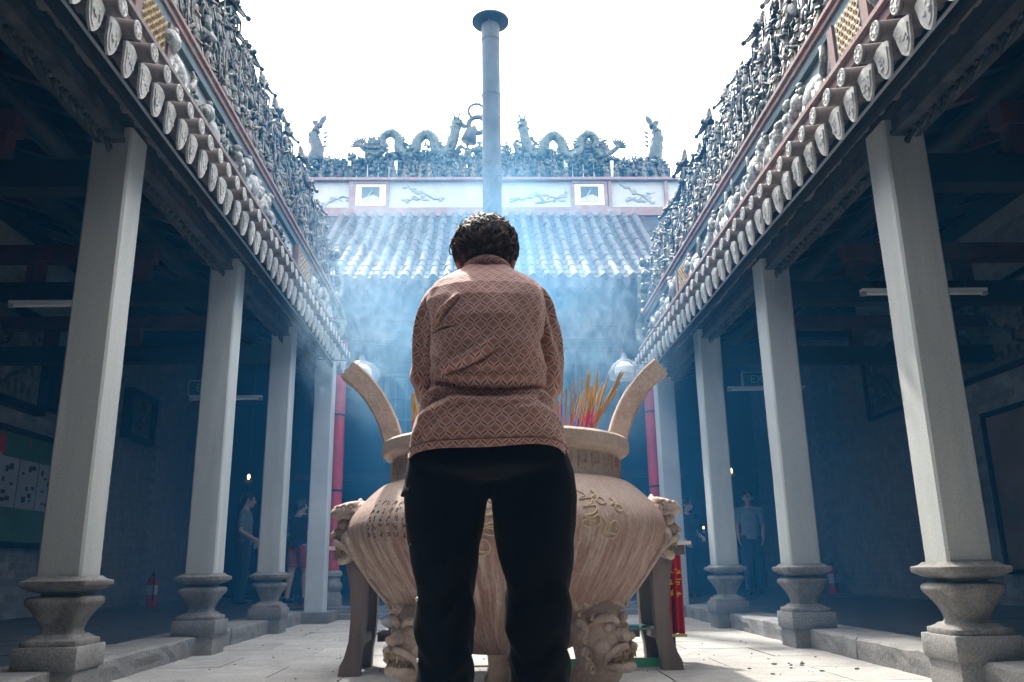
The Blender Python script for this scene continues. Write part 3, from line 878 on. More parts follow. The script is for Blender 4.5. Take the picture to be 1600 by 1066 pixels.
for sd in (-1, 1):
    rc = empty('red_column', (sd*2.16 if sd < 0 else 2.28, 11.62, .14))
    tag(rc, 'slim red lacquered column at the %s of the hall beside the pale pier' % ('left' if sd < 0 else 'right'), 'column', 'red columns of the hall')
    b = MB(); b.tube([(0,0,.46),(0,0,2.0),(0,0,3.66)], [.092,.096,.090], 24); b.build('shaft', M['redcol'], rc)
    MB().lathe([(.15,0),(.15,.12),(.13,.15),(.12,.19),(.145,.24),(.145,.28),(.115,.32),(.115,.36),(.14,.39),(.14,.43),(.11,.459)], 28).build('stone_base', M['ped'], rc)
    for z in (1.5, 2.55): MB().tube([(0,0,z),(0,0,z+.03)], .099, 24).build('iron_band', M['dark_wood'], rc)
# latticed door leaf glimpsed in the hall
b = MB()
x0, x1, z0, z1 = -2.05, -1.42, 2.55, 4.3
b.box(x0, x1, 15.9, 15.96, z0, z0+.08); b.box(x0, x1, 15.9, 15.96, z1-.08, z1); b.box(x0, x0+.08, 15.9, 15.96, z0+.083, z1-.083); b.box(x1-.08, x1, 15.9, 15.96, z0+.083, z1-.083)
for k in range(1, 4): b.box(x0+.083, x1-.083, 15.91, 15.95, z0+k*.42-.02, z0+k*.42+.02)
for k in range(1, 3): b.box(x0+k*.21-.015, x0+k*.21+.015, 15.905, 15.955, z0+.083, z1-.083)
hp(b.build('window_frame', M['pier'], None, False))
hp(MB().box(x0+.03, x1-.03, 15.965, 15.99, z0+.03, z1-.03).build('window_pane', plain('dull frosted pane', (.30,.36,.40), .35), None, False))
# high altar silhouettes inside
b = MB(); b.box(-1.6, 1.6, 14.4, 15.2, .14, 1.15); b.box(-1.7, 1.7, 14.3, 15.3, 1.153, 1.22)
b.box(-3.6, 3.6, 15.5, 15.7, 2.2, 2.32)
hp(b.build('altar', M['red_wood'], None, False))

# ---- upper frieze and ridge
FY = 14.12
Z0, Z1 = roofz(D1)+.02, 7.52
b = MB(); b.box(-3.62, 3.62, FY, FY+.4, 6.55, Z1); hp(b.build('frieze_wall', M['hallpaint'], None, False))
b = MB(); b.box(-3.65, 3.65, FY-.12, FY-.003, Z0-.06, Z0+.07); b.box(-3.65, 3.65, FY-.07, FY-.003, Z0+.073, Z0+.13)
hp(b.build('lower_moulding', M['pink'], None, False))
b = MB(); b.box(-3.68, 3.68, FY-.10, FY+.45, Z1+.003, Z1+.055); hp(b.build('upper_moulding', M['pink'], None, False))
zc = (Z0+.13+Z1)/2
for x in (-2.17, 1.87):
    fr = MB()
    for q in ((x-.33,x+.33,Z0+.133,Z0+.18),(x-.33,x+.33,Z1-.05,Z1-.003),(x-.33,x-.28,Z0+.183,Z1-.053),(x+.28,x+.33,Z0+.183,Z1-.053)):
        fr.box(q[0], q[1], FY-.05, FY-.003, q[2], q[3])
    o = hp(fr.build('window_frame', M['pink'], None, False))
    hp(MB().box(x-.277, x+.277, FY-.03, FY-.003, Z0+.183, Z1-.053).build('window_surround', plain('cream plaster', (.62,.58,.50), .8), None, False))
    hp(MB().box(x-.165, x+.165, FY-.033, FY-.031, zc-.15, zc+.16).build('window_opening', M['panelblue'], None, False))
    s = MB(); s.prism([(-.165,-.15),(.165,-.15),(.165,-.06),(.05,.0),(-.02,-.02),(-.165,-.08)], lambda a, c, d: (x+a, d, zc+c), FY-.037, FY-.0335)
    s.tube([(x-.06,FY-.04,zc-.08),(x-.03,FY-.042,zc+.0),(x+.03,FY-.04,zc+.09)],[.012,.01,.005],5)
    hp(s.build('painted_scene', M['hallpaint'], None, False))
for xx in (-2.53, 2.25, -3.3, 3.3):
    hp(MB().box(xx-.03, xx+.03, FY-.06, FY-.003, Z0+.133, Z1-.003).build('frieze_post', M['pink'], None, False))
# faint painted branches and hills, raised a little in plaster
r = random.Random(4)
b = MB()
for x0, s in ((-3.1,1),(-2.75,1),(-1.5,1),(-.9,-1),(.4,1),(.9,1),(1.4,-1),(2.6,1),(3.0,-1)):
    p = Vector((x0, FY-.004, Z0+.2+r.uniform(0,.15))); pts = [p.copy()]
    for k in range(7):
        p = p+Vector((s*r.uniform(.04,.11), 0, r.uniform(-.05,.08))); p.z = min(max(p.z, Z0+.16), Z1-.05); pts.append(p.copy())
    b.tube(pts, [.022-.002*k for k in range(8)], 5)
    for k in range(7):
        q = pts[r.randrange(8)]; b.ell(q+Vector((r.uniform(-.06,.06),0,r.uniform(-.05,.03))), (r.uniform(.03,.08),.012,r.uniform(.015,.045)), 7, 5)
o = hp(b.build('painted_relief', pm('faded blue paint', (.16,.20,.22), (.30,.34,.35), 5, .8, .1), None)); o['kind'] = 'stuff'
# ridge wall with niches and figures
b = MB(); b.box(-3.45, 3.45, FY+.12, FY+.38, Z1+.058, 7.88); hp(b.build('ridge_wall', M['crestwall'], None, False))
for x in (-2.58, -1.72, 1.45, 2.32):
    b = MB(); b.box(x-.03, x+.03, FY-.02, FY+.117, Z1+.058, 7.95); hp(b.build('ridge_post', M['pier'], None, False))
for x in (-2.15, 1.88):
    for k in range(4):
        b = MB(); b.box(x-.3+k*.2-.006, x-.3+k*.2+.006, FY+.02, FY+.117, Z1+.06, 7.9); hp(b.build('niche_bar', M['pier'], None, False))
for x in (-2.15, 1.88):
    pv = link('pavilion', PAVS[0], hall, (x, FY+.1-HY, Z1+.06), (0,0,PI/2), (1,1.4,1.5))
r = random.Random(21)
for z, n, off in ((Z1+.06, 40, .0), (Z1+.24, 36, .06), (7.84, 40, .16), (7.92, 34, .28), (8.12, 26, .22)):
    for k in range(n):
        x = -3.35+6.7*(k+.5)/n+r.uniform(-.05,.05)
        if abs(x+2.15) < .3 or abs(x-1.88) < .3:
            if z < 7.8: continue
        if z > 8.1 and abs(x+.02) > 2.3: continue
        me = r.choice(FIGS if z < 7.8 else FILL)
        o = link(me.name.split('.')[0], me, hall, (x, FY-HY+off+r.uniform(-.02,.02), z+r.uniform(-.02,.02)), (0,0,PI/2+r.uniform(-.6,.6)))
        q = r.uniform(.95,1.3) if z < 7.8 else r.uniform(.8,1.25)*(1.35 if abs(x) < 2.4 else .9); o.scale = (q,q,q)

# countless flowers, rocks and scrolls packed along the ridge
b = MB(); bd = MB(); r = random.Random(77)
for k in range(900):
    x = r.uniform(-3.4, 3.4); top = 8.02+.22*math.exp(-(x/1.9)**4)+.05*math.sin(x*7)
    z = 7.58+(top-7.58)*r.random()**.75
    q = b if r.random() < .5 else bd
    c = r.random()
    y = FY+.05+r.uniform(-.05,.1)
    if c < .6: q.ell((x,y,z),(r.uniform(.025,.07),.05,r.uniform(.02,.06)),6,5,rot=Matrix.Rotation(r.uniform(-1,1),3,'Y'))
    else: q.tube([(x,y,z),(x+r.uniform(-.07,.07),y-.03,z+.05),(x+r.uniform(-.08,.08),y,z+r.uniform(.06,.15))],[.026,.02,.006],5)
o = hp(b.build('ridge_filling', M['glaze_green'], None, 2)); o['kind'] = 'stuff'
o = hp(bd.build('ridge_filling', M['glaze'], None, 2)); o['kind'] = 'stuff'
# ---- dragons, fish finials, pearl: things standing on the ridge
def px(x, y): return ((x-761)*.01224, 7.46+(292-y)*.0130)
def dragon(sd):
    # built for the left, mirrored for the right
    pts = [(563,222),(575,232),(590,238),(600,228),(598,212),(610,203),(622,212),(624,230),(636,240),(648,234),(652,216),(664,205),(676,213),(680,230),(690,238),(700,232),(707,216),(710,200),(712,186)]
    W = []
    for a, c in pts:
        x, z = px(a, c+2); W.append((x, 14.22, z))
    # smooth
    def cat(P, n=5):
        out = []
        for i in range(len(P)-1):
            p0, p1, p2, p3 = [Vector(P[max(0,min(len(P)-1,j))]) for j in (i-1,i,i+1,i+2)]
            for k in range(n):
                t = k/n; out.append(.5*((2*p1)+(p2-p0)*t+(2*p0-5*p1+4*p2-p3)*t*t+(3*p1-p0-3*p2+p3)*t**3))
        out.append(Vector(P[-1])); return out
    C = cat(W); n = len(C)
    mir = (lambda p: p) if sd < 0 else (lambda p: Vector((-p[0]+.06, p[1], p[2]-.03)))
    C = [mir(p) for p in C]
    root = empty('ceramic_dragon', (C[n//2].x, 14.22, 8.3))
    tag(root, 'green ceramic dragon looping along the roof ridge %s of the chimney pipe' % ('left' if sd < 0 else 'right'), 'dragon statue', 'dragons on the hall ridge')
    inv = lambda p: (p[0]-root.location.x, p[1]-root.location.y, p[2]-root.location.z)
    b = MB(); rad = [.045+.05*min(1, 2.6*i/n)*(1 if i < n*.85 else 1.05) for i in range(n)]
    b.tube([inv(p) for p in C], rad, 9)
    r = random.Random(3)
    for i in range(2, n-2, 2):
        for k in range(2): pass
    rs = random.Random(6)
    for k in range(150):
        i = rs.randrange(2, n-3); a = rs.uniform(0, 6.28); q = C[i]+Vector((0,-abs(math.sin(a)),math.cos(a)))*rad[i]*.92
        b.ell(inv(q), (.022,.018,.022), 5, 4)
    b.build('body', M['glaze_green'], root, 2)
    sp = MB()
    cen = Vector((0,0,0))
    for i in range(6, n-8):
        t = (C[i+1]-C[i-1]).normalized(); nn = Vector((-t.z, 0, t.x))
        if sd > 0: nn = -nn
        p = C[i]+nn*rad[i]*.9
        if i % 1 == 0: sp.tube([inv(p), inv(p+nn*.075+t*.01)], [.022,.003], 5)
    sp.build('back_fin', M['glaze_green'], root)
    tf = MB(); p = C[1]
    for k in range(8):
        a = R(60+k*18) if sd < 0 else R(120-k*18)
        tf.tube([inv(p), inv(p+Vector((math.cos(a)*.13, 0, math.sin(a)*.13))), inv(p+Vector((math.cos(a)*.27, .01, math.sin(a)*.27)))], [.03,.022,.003], 5)
    tf.build('tail_fin', M['glaze_dark'], root)
    h = MB(); p = C[-1]; s = 1 if sd < 0 else -1
    P = lambda x, z, y=0: inv(p+Vector((s*x, y, z)))
    h.ell(P(0,.02), (.085,.09,.11), 10, 8); h.ell(P(.02,-.06,-.05), (.07,.07,.05), 9, 7)
    for q in (-1,1):
        h.tube([P(q*.03,.10), P(q*.06,.19), P(q*.11,.25)], [.022,.018,.004], 6)
        h.ell(P(q*.085,.03), (.025,.02,.05), 6, 5)
        h.ell(P(q*.035,.05,-.085), .022, 7, 5)
        h.tube([P(q*.05,-.08,-.06), P(q*.12,-.14,-.06), P(q*.13,-.24,-.05)], [.012,.009,.003], 5)
    for k in range(9):
        a = R(200+k*16); h.tube([P(.03*math.cos(a), .03*math.sin(a)-.03), P(.16*math.cos(a), .16*math.sin(a)-.04)], [.03,.004], 5)
    h.build('head', M['glaze_green'], root, 2)
    for i in (int(n*.2), int(n*.45), int(n*.72)):
        l = MB(); q = C[i]
        l.tube([inv(q), inv(q+Vector((.08*s,-.06,-.08))), inv(q+Vector((.02*s,-.07,-.2)))], [.045,.035,.02], 7)
        for k in (-1,0,1): l.tube([inv(q+Vector((.02*s,-.07,-.2))), inv(q+Vector((.02*s+k*.04,-.1,-.25)))], [.015,.004], 5)
        l.build('leg', M['glaze_green'], root, 2)
dragon(-1); dragon(1)
for sd in (-1, 1):
    root = empty('fish_finial', (-3.24 if sd < 0 else 3.20, 14.3, 8.25))
    tag(root, 'curled ceramic fish finial with forked tail on the %s end of the ridge' % ('left' if sd < 0 else 'right'), 'roof ornament', 'fish finials on the hall ridge')
    s = -sd
    b = MB(); pts = [(-.05,0,-.35),(-.03,0,-.15),(.02,0,.05),(-.05*s,0,.22),(-.07*s,0,.36),(-.02*s,0,.48),(.03*s,0,.56)]
    b.tube(pts, [.15,.15,.13,.11,.085,.06,.035], 10)
    r = random.Random(2)
    for k in range(40):
        t = r.random(); i = int(t*5.99); q = Vector(pts[i]).lerp(Vector(pts[i+1]), t*6-i); a = r.uniform(0,6.3)
        b.ell(q+Vector((math.cos(a), math.sin(a), 0))*(.125-.085*t), (.045,.035,.045), 6, 5)
    b.build('body', M['glaze_dark'], root, 2)
    f = MB(); q = Vector(pts[-1])
    for dx, dzz in ((.12*s,.20),(-.15*s,.07)):
        e = q+Vector((dx,0,dzz)); pr = Vector((-dzz,0,dx)).normalized()
        f.prism([(0,-.2),(.3,-.8),(.65,-.75),(1,0),(.65,.75),(.3,.8),(0,.2)], lambda a, c, d: q.lerp(e, a)+pr*c*.065+Vector((0,d,0)), -.018, .018)
    f.build('tail', M['glaze_dark'], root)
    g2 = MB()
    for k in range(4): g2.tube([(.12*s,0,.1+k*.09),(.22*s,0,.14+k*.1)], [.035,.004], 5)
    g2.build('fin', M['glaze_green'], root)
pr = empty('ridge_pearl', (-.22, 14.2, 8.75))
tag(pr, 'ring shaped flaming pearl ornament on the ridge beside the chimney pipe', 'roof ornament')
b = MB()
def ring(c, rad, r0):
    b.tube([(c[0]+rad*math.cos(a), 0, c[1]+rad*math.sin(a)) for a in np.linspace(0, 2*PI, 22)[:-1]], r0, 7, closed=True)
ring((.0,.30), .15, .026); ring((.02,0), .17, .05)
b.tube([(-.15,0,-.35),(-.1,0,-.15),(.0,0,-.1)], [.16,.12,.09], 8)
b.build('ring', M['glaze_dark'], pr, 2)
b = MB()
for k in range(16):
    a = 2*PI*k/16; b.tube([(.17*math.cos(a),0,.30+.17*math.sin(a)),(.215*math.cos(a+.1),0,.30+.215*math.sin(a+.1))],[.013,.003],5)
b.tube([(-.2,0,-.05),(-.3,0,.05),(-.24,0,.12)],[.05,.035,.01],6)
b.build('flame', M['glaze_green'], pr)

# chimney pipe
cp = empty('chimney_pipe', (.045, 12.0, 5.0))
tag(cp, 'tall dark metal chimney pipe with a disc cap rising above the hall roof', 'chimney')
b = MB(); b.tube([(0,0,0),(0,0,2),(0,0,4.33)], .150, 28); b.build('pipe', M['pipe'], cp)
for z in (1.55, 3.0, 4.03):
    MB().tube([(0,0,z),(0,0,z+.035)], .157, 28).build('seam_band', M['pipe'], cp)
b = MB().lathe([(.06,4.40),(.285,4.385),(.31,4.40),(.31,4.425),(.22,4.50),(.06,4.56),(.01,4.57)], 36); b.build('cap', M['pipe'], cp)
b = MB()
for k in range(3):
    a = 2*PI*k/3+.4; b.tube([(.148*math.cos(a), .148*math.sin(a), 4.2),(.16*math.cos(a), .16*math.sin(a), 4.40)], .012, 6)
b.build('cap_bracket', M['pipe'], cp)
# wires
def wire(pts, label, rad=.006):
    pts = [Vector(p) for p in pts]; out = []
    a, c = pts[0], pts[-1]; sag = pts[1].z if len(pts) == 3 else 0
    o = MB()
    P = [a.lerp(c, t)+Vector((0,0,-(pts[1].x if len(pts)==3 else .05)*4*t*(1-t))) for t in np.linspace(0,1,17)]
    w = o.tube(P, rad, 5).build('overhead_wire', M['wire'])
    tag(w, label, 'wire', 'wires strung over the courtyard')
wire([(-1.95,9.0,3.35),(.03,0,0),(1.95,9.0,3.2)], 'thin wire strung between the gallery eaves, highest of three before the hall')
wire([(-1.95,9.3,3.15),(.03,0,0),(1.95,9.3,3.0)], 'thin wire strung between the gallery eaves, middle of three before the hall', .005)
wire([(-1.95,9.0,2.86),(.02,0,0),(1.95,9.0,2.78)], 'thin wire strung between the gallery eaves, lowest and just above the lanterns', .005)
wire([(.045,12.0,7.6),(.15,0,0),(3.6,9.0,7.35)], 'thin wire in the white sky running from the chimney towards the right, the upper one', .005)
wire([(.045,12.0,8.0),(.25,0,0),(3.4,8.0,6.35)], 'thin wire in the white sky running from the chimney towards the right, the lower one', .005)
# ================================================================== INCENSE BURNER
BX, BY = .02, 4.22
def burner_mat(name, streaks=True):
    m, nt, b = new_mat(name)
    tc = nd(nt, 'ShaderNodeTexCoord').outputs['Object']
    sx = nd(nt, 'ShaderNodeSeparateXYZ'); nt.links.new(tc, sx.inputs[0])
    ang = fm(nt, 'ARCTAN2', sx.outputs[1], sx.outputs[0])
    cb = nd(nt, 'ShaderNodeCombineXYZ')
    wob = noise(nt, tc, 2.2, 3, .5)
    nt.links.new(fm(nt, 'ADD', fm(nt, 'MULTIPLY', ang, 11), fm(nt, 'MULTIPLY', wob, 1.3)), cb.inputs[0]); nt.links.new(fm(nt, 'MULTIPLY', sx.outputs[2], 1.5), cb.inputs[2])
    st = noise(nt, cb.outputs[0], 2.4, 5, .62)
    st2 = noise(nt, cb.outputs[0], 6.5, 4, .6)
    base = ramp(nt, noise(nt, tc, 3.1, 6, .6), [(.3, (.47,.345,.285)), (.5, (.56,.455,.385)), (.7, (.50,.385,.325))])
    rust = ramp(nt, noise(nt, tc, 1.4, 4, .5), [(.42, (.29,.155,.125)), (.6, (.37,.225,.185))])
    col = base
    zmask = nd(nt, 'ShaderNodeMapRange'); zmask.inputs[1].default_value = .90; zmask.inputs[2].default_value = .70
    zmask.inputs[3].default_value = .12; zmask.inputs[4].default_value = 1
    nt.links.new(sx.outputs[2], zmask.inputs[0])
    if streaks:
        s1 = ramp(nt, st, [(.40, (0,0,0)), (.58, (1,1,1))])
        f = fm(nt, 'MULTIPLY', fm(nt, 'MULTIPLY', s1, zmask.outputs[0]), .9)
        col = cmix(nt, f, base, rust)
        s2 = ramp(nt, st2, [(.56, (0,0,0)), (.68, (1,1,1))])
        col = cmix(nt, fm(nt, 'MULTIPLY', fm(nt, 'MULTIPLY', s2, zmask.outputs[0]), .72), col, (.10,.06,.05))
        big = ramp(nt, noise(nt, tc, 1.1, 3, .5), [(.45, (0,0,0)), (.62, (1,1,1))])
        col = cmix(nt, fm(nt, 'MULTIPLY', big, .5), col, (.40,.245,.21))
    else:
        dk = ramp(nt, noise(nt, tc, 5.0, 5, .65), [(.5, (0,0,0)), (.72, (1,1,1))])
        col = cmix(nt, fm(nt, 'MULTIPLY', dk, .5), base, (.17,.115,.09))
    gr = ramp(nt, noise(nt, tc, 60, 3, .7), [(.3, (.62,.60,.58)), (.6, (1,1,1))])
    col = cmix(nt, .6, col, gr, 'MULTIPLY')
    nt.links.new(col, b.inputs['Base Color']); b.inputs['Roughness'].default_value = .7
    b.inputs['Specular IOR Level'].default_value = .25
    bp = nd(nt, 'ShaderNodeBump'); bp.inputs['Strength'].default_value = .35; bp.inputs['Distance'].default_value = .02
    h = noise(nt, tc, 40, 5, .65)
    if streaks: h = fm(nt, 'ADD', h, fm(nt, 'MULTIPLY', fm(nt, 'MULTIPLY', st2, zmask.outputs[0]), 1.6))
    nt.links.new(h, bp.inputs['Height']); nt.links.new(bp.outputs[0], b.inputs['Normal'])
    return m
M['burner'] = burner_mat('streaked patinated bronze'); M['burner2'] = burner_mat('patinated bronze casting', False)
M['ink'] = plain('pale ochre engraving', (.52,.40,.27), .7)
M['gold'] = pm('worn gilt carving', (.50,.40,.22), (.36,.28,.17), 12, .6, .2, 60, c3=(.28,.19,.13))
bur = empty('incense_burner', (BX, BY, 0))
tag(bur, 'huge round bronze incense burner with lion heads and curved handles behind the worshipper', 'incense burner')
prof = [(.05,.225),(.24,.22),(.33,.245),(.40,.285),(.455,.33),(.53,.40),(.60,.48),(.665,.565),(.715,.64),(.752,.70),(.772,.755),(.775,.80),(.755,.85),(.715,.90),(.665,.95),(.615,.99),(.575,1.004)]
# smooth the belly profile
def smooth_prof(p, n=4):
    out = []
    for i in range(len(p)-1):
        p0, p1, p2, p3 = [np.array(p[max(0,min(len(p)-1,j))]) for j in (i-1,i,i+1,i+2)]
        for k in range(n):
            t = k/n; out.append(tuple(.5*((2*p1)+(p2-p0)*t+(2*p0-5*p1+4*p2-p3)*t*t+(3*p1-p0-3*p2+p3)*t**3)))
    out.append(p[-1]); return out
SP = smooth_prof(prof)
def brad(z):
    for (r0, z0), (r1, z1) in zip(SP[6:-1], SP[7:]):
        if z0 <= z <= z1: return r0+(r1-r0)*(z-z0)/max(1e-6, z1-z0)
    return .6
b = MB(); rows = []
r = random.Random(12)
NU = 260
ph = [(r.uniform(0,6.28), r.uniform(.3,1)) for _ in range(8)]
for rr, z in SP:
    row = []
    for k in range(NU):
        a = 2*PI*k/NU
        w = max(0, min(1, (.76-z)/.12))*max(0, min(1, (z-.28)/.08))
        d = 0
        aa = a+.25*math.sin(5*z+2*a)
        d += .004*math.sin(aa*52+ph[0][0]+2*math.sin(z*9+3*a))+.003*math.sin(aa*83+ph[1][0]+2*math.sin(z*7+2*a))
        q = rr+w*d*1.2
        row.append((q*math.cos(a), q*math.sin(a), z))
    rows.append(row)
b.grid(rows, True); b.add(rows[0], [tuple(range(NU-1,-1,-1))])
b.build('belly', M['burner'], bur, 2)
MB().lathe([(.56,.995),(.578,1.0),(.572,1.02),(.568,1.07),(.570,1.12),(.584,1.132)], 96).build('neck', M['burner2'], bur)
b = MB(); b.lathe([(.583,1.128),(.606,1.132),(.618,1.142),(.622,1.16),(.620,1.195),(.606,1.208),(.580,1.212),(.556,1.205),(.548,1.18),(.545,1.05)], 96)
b.build('rim', M['burner2'], bur)
b = MB(); rows = []
for i in range(14):
    rr = .02+.526*i/13
    rows.append([(rr*math.cos(2*PI*k/40), rr*math.sin(2*PI*k/40), 1.165+.035*math.cos(rr*3)+.008*math.sin(7*k+i*2.3)) for k in range(40)])
b.grid(rows, True); b.build('ash_bed', pm('grey incense ash', (.32,.31,.30), (.22,.21,.20), 20, .95, .4, 90), bur, 2)
# panels scratched round the neck
b = MB()
for k in range(40):
    a = 2*PI*k/40; rr = .573
    z0, z1 = 1.035, 1.105
    d = .045
    P = lambda da, z: (rr*math.cos(a+da), rr*math.sin(a+da), z)
    b.tube([P(-d,z0),P(-d,z1),P(d,z1),P(d,z0+.02),P(-d*.4,z0+.02),P(-d*.4,z1-.02),P(d*.4,z1-.025)], .0045, 4)
b.build('neck_fret', M['burner2'], bur)
# two tall curved handles of square section
def handle(sd):
    pts = [(.545,1.17),(.565,1.23),(.600,1.33),(.660,1.44),(.735,1.53),(.800,1.585)]
    sec = []
    n = len(pts)
    fine = smooth_prof(pts, 5)
    rows = []
    for i, (x, z) in enumerate(fine):
        a, c = fine[max(0,i-1)], fine[min(len(fine)-1,i+1)]
        t = Vector((c[0]-a[0], 0, c[1]-a[1])).normalized(); nn = Vector((-t.z, 0, t.x))
        w = .047+.006*i/len(fine); dpt = .055
        cc = Vector((x, 0, z)); ch = .008
        rows.append([cc+nn*p+Vector((0,q,0)) for p, q in ((-w,-dpt+ch),(-w+ch,-dpt),(w-ch,-dpt),(w,-dpt+ch),(w,dpt-ch),(w-ch,dpt),(-w+ch,dpt),(-w,dpt-ch))])
    b = MB(); rows = [[(sd*p.x, p.y-.05, p.z) for p in row] for row in rows]
    b.grid(rows, True); b.add(rows[-1], [tuple(range(8))]); b.add(rows[0], [tuple(range(8))])
    b.build('handle', M['burner2'], bur)
handle(-1); handle(1)
def curl(b, c, u, v, n, r0, turns=1.6, th=.012, s=1):
    c, u, v, n = Vector(c), Vector(u), Vector(v), Vector(n)
    P = []; m = 15
    for i in range(m):
        t = i/(m-1); a = t*turns*2*PI; q = r0*(1-.82*t)
        P.append(c+u*q*math.cos(a)*s+v*q*math.sin(a)+n*.012*t)
    b.tube(P, [th*(1-.3*i/(m-1)) for i in range(m)], 6)
def lion(b, S=1.0, seed=0, teeth=None):
    """snarling mask looking along -y, about .3 m wide at S=1"""
    r = random.Random(seed)
    b.ell((0,.03,0),(.125*S,.10*S,.14*S),16,12)
    b.ell((0,-.07*S,.01*S),(.052*S,.07*S,.045*S),12,9)              # muzzle top
    for s in (-1,1):
        b.ell((s*.028*S,-.125*S,.005*S),(.024*S,.02*S,.02*S),8,6)   # nostrils
        b.ell((s*.065*S,-.055*S,.055*S),(.036*S,.034*S,.032*S),12,9) # eyes
        b.ell((s*.066*S,-.084*S,.055*S),(.014*S,.012*S,.014*S),8,6)
        b.tube([(s*.012*S,-.085*S,.075*S),(s*.055*S,-.085*S,.105*S),(s*.11*S,-.05*S,.105*S),(s*.145*S,-.0,.08*S)],[.018*S,.024*S,.022*S,.010*S],8)
        b.ell((s*.10*S,-.02*S,-.035*S),(.05*S,.055*S,.055*S),10,8)  # cheeks
        b.tube([(s*.02*S,-.12*S,-.035*S),(s*.07*S,-.105*S,-.045*S),(s*.115*S,-.06*S,-.07*S),(s*.115*S,-.03*S,-.11*S)],[.018*S,.018*S,.017*S,.012*S],8)
        b.ell((s*.155*S,.03*S,.08*S),(.02*S,.035*S,.055*S),9,7,rot=Matrix.Rotation(s*.5,3,'Y'))
        for k in range(5):
            a = R(-50+k*32)
            curl(b,(s*(.14*S+.03*S*math.cos(a*1.2)),.03*S,(.14*math.sin(a)-.01)*S),(s,0,0),(0,0,1),(0,-1,0),.036*S,1.4,.013*S)
    for k in range(5):
        x = (-2+k)*.052*S
        curl(b,(x,-.02*S,.125*S-.006*abs(k-2)*S*2),(1 if k>=2 else -1,0,0),(0,0,1),(0,-1,0),.036*S,1.5,.013*S)
        curl(b,(x*.9,.04*S,.155*S-.006*abs(k-2)*S*2),(1 if k<2 else -1,0,0),(0,0,1),(0,-1,0),.032*S,1.5,.013*S)
    b.tube([(-.10*S,-.02*S,-.115*S),(-.06*S,-.075*S,-.135*S),(0,-.095*S,-.140*S),(.06*S,-.075*S,-.135*S),(.10*S,-.02*S,-.115*S)],[.02*S,.024*S,.026*S,.024*S,.02*S],9)
    b.ell((0,-.04*S,-.10*S),(.07*S,.05*S,.03*S),10,7)
    t = teeth or b
    for k in range(7):
        x = (-3+k)*.024*S; y = -(.112-.9*x*x/S)*S if abs(x) < .06*S else -.085*S
        t.tube([(x,y,-.045*S),(x,y-.004*S,-.075*S-(.02*S if k in (1,5) else 0))],[.011*S,.004*S],6)
        t.tube([(x,y+.018*S,-.122*S),(x,y+.016*S,-.098*S-(-.012*S if k in (0,6) else 0))],[.011*S,.005*S],6)
def place(o, loc, az, tilt=0):
    o.location = loc; o.rotation_euler = (tilt, 0, az)
# side lion heads
for sd in (-1, 1):
    b = MB(); t = MB(); lion(b, .86, 3, t)
    # broad flat brow shelf seen from the side
    b.ell((0,.0,.105),(.13,.12,.05),14,9)
    for k in range(9):
        a = R(-80+k*20); curl(b,(.12*math.sin(a),-.11*math.cos(a)+.02,.11),(math.cos(a),math.sin(a),0),(0,0,1),(math.sin(a),-math.cos(a),0),.026,1.3,.010)
    hd = b.build('lion_head', M['burner2'], bur, 2)
    place(hd, (sd*.738, -.02, .775), PI/2*sd, .12)
    t.build('teeth', M['gold'], hd, 2)
    rg = MB(); rg.tube([(.055*math.cos(a), -.125-.02*math.sin(a), -.14+.055*math.sin(a)) for a in np.linspace(0,2*PI,19)[:-1]], .012, 7, closed=True)
    pass
    # swirling mane running down the belly below each head
    sw = MB()
    for k in range(7):
        a0 = (0 if sd > 0 else PI)+(-3+k)*.085
        P = []
        for j in range(9):
            z = .74-.045*j; aa = a0+.03*math.sin(j*1.3+k); q = brad(z)+.006
            P.append((q*math.cos(aa), q*math.sin(aa), z))
        sw.tube(P, [.022-.0018*j for j in range(9)], 6)
    sw.build('mane', M['burner2'], bur, 2)
# legs with lion masks
for az in (-138, -42, 90):
    a = R(az); root_dir = Vector((math.cos(a), math.sin(a), 0))
    P = lambda q, z: (root_dir.x*q, root_dir.y*q, z)
    b = MB()
    b.tube([P(.40,.46),P(.505,.36),P(.54,.26),P(.52,.17),P(.47,.09),P(.475,.03),P(.50,.0)], [.09,.125,.125,.105,.095,.10,.115], 20)
    lg = b.build('leg', M['burner2'], bur)
    m = MB(); t = MB(); lion(m, .86, 5, t)
    # leafy brow band above the mask
    for k in range(9):
        x = (-4+k)*.055
        curl(m,(x,-.01+.9*x*x,.185-.5*x*x),(1,0,0),(0,0,1),(0,-1,0),.040,1.4,.016)
    mk = m.build('lion_mask', M['burner2'], lg, 2); place(mk, P(.575,.285), a+PI/2, -.18)
    t.build('teeth', M['gold'], lg, 2); lg.children[-1].location = mk.location; lg.children[-1].rotation_euler = mk.rotation_euler
    g2 = MB()
    for k in range(6):
        curl(g2,((-2.5+k)*.062,-.02+.5*((-2.5+k)*.062)**2,.265-.35*abs(-2.5+k)*.05),(1 if k>2 else -1,0,0),(0,0,1),(0,-1,0),.036,1.3,.013)
    gg = g2.build('gilt_scroll', M['gold'], lg, 2); place(gg, P(.59,.25), a+PI/2, -.30)
    for k in range(4):
        q = MB(); 
    to = MB()
    for k in (-1.5,-.5,.5,1.5):
        tx = Vector((-root_dir.y, root_dir.x, 0))*k*.05
        c0 = Vector(P(.53,.03))+tx; to.ell(c0, (.05,.05,.035), 9, 7)
    to.build('paw', M['burner2'], lg, 2)
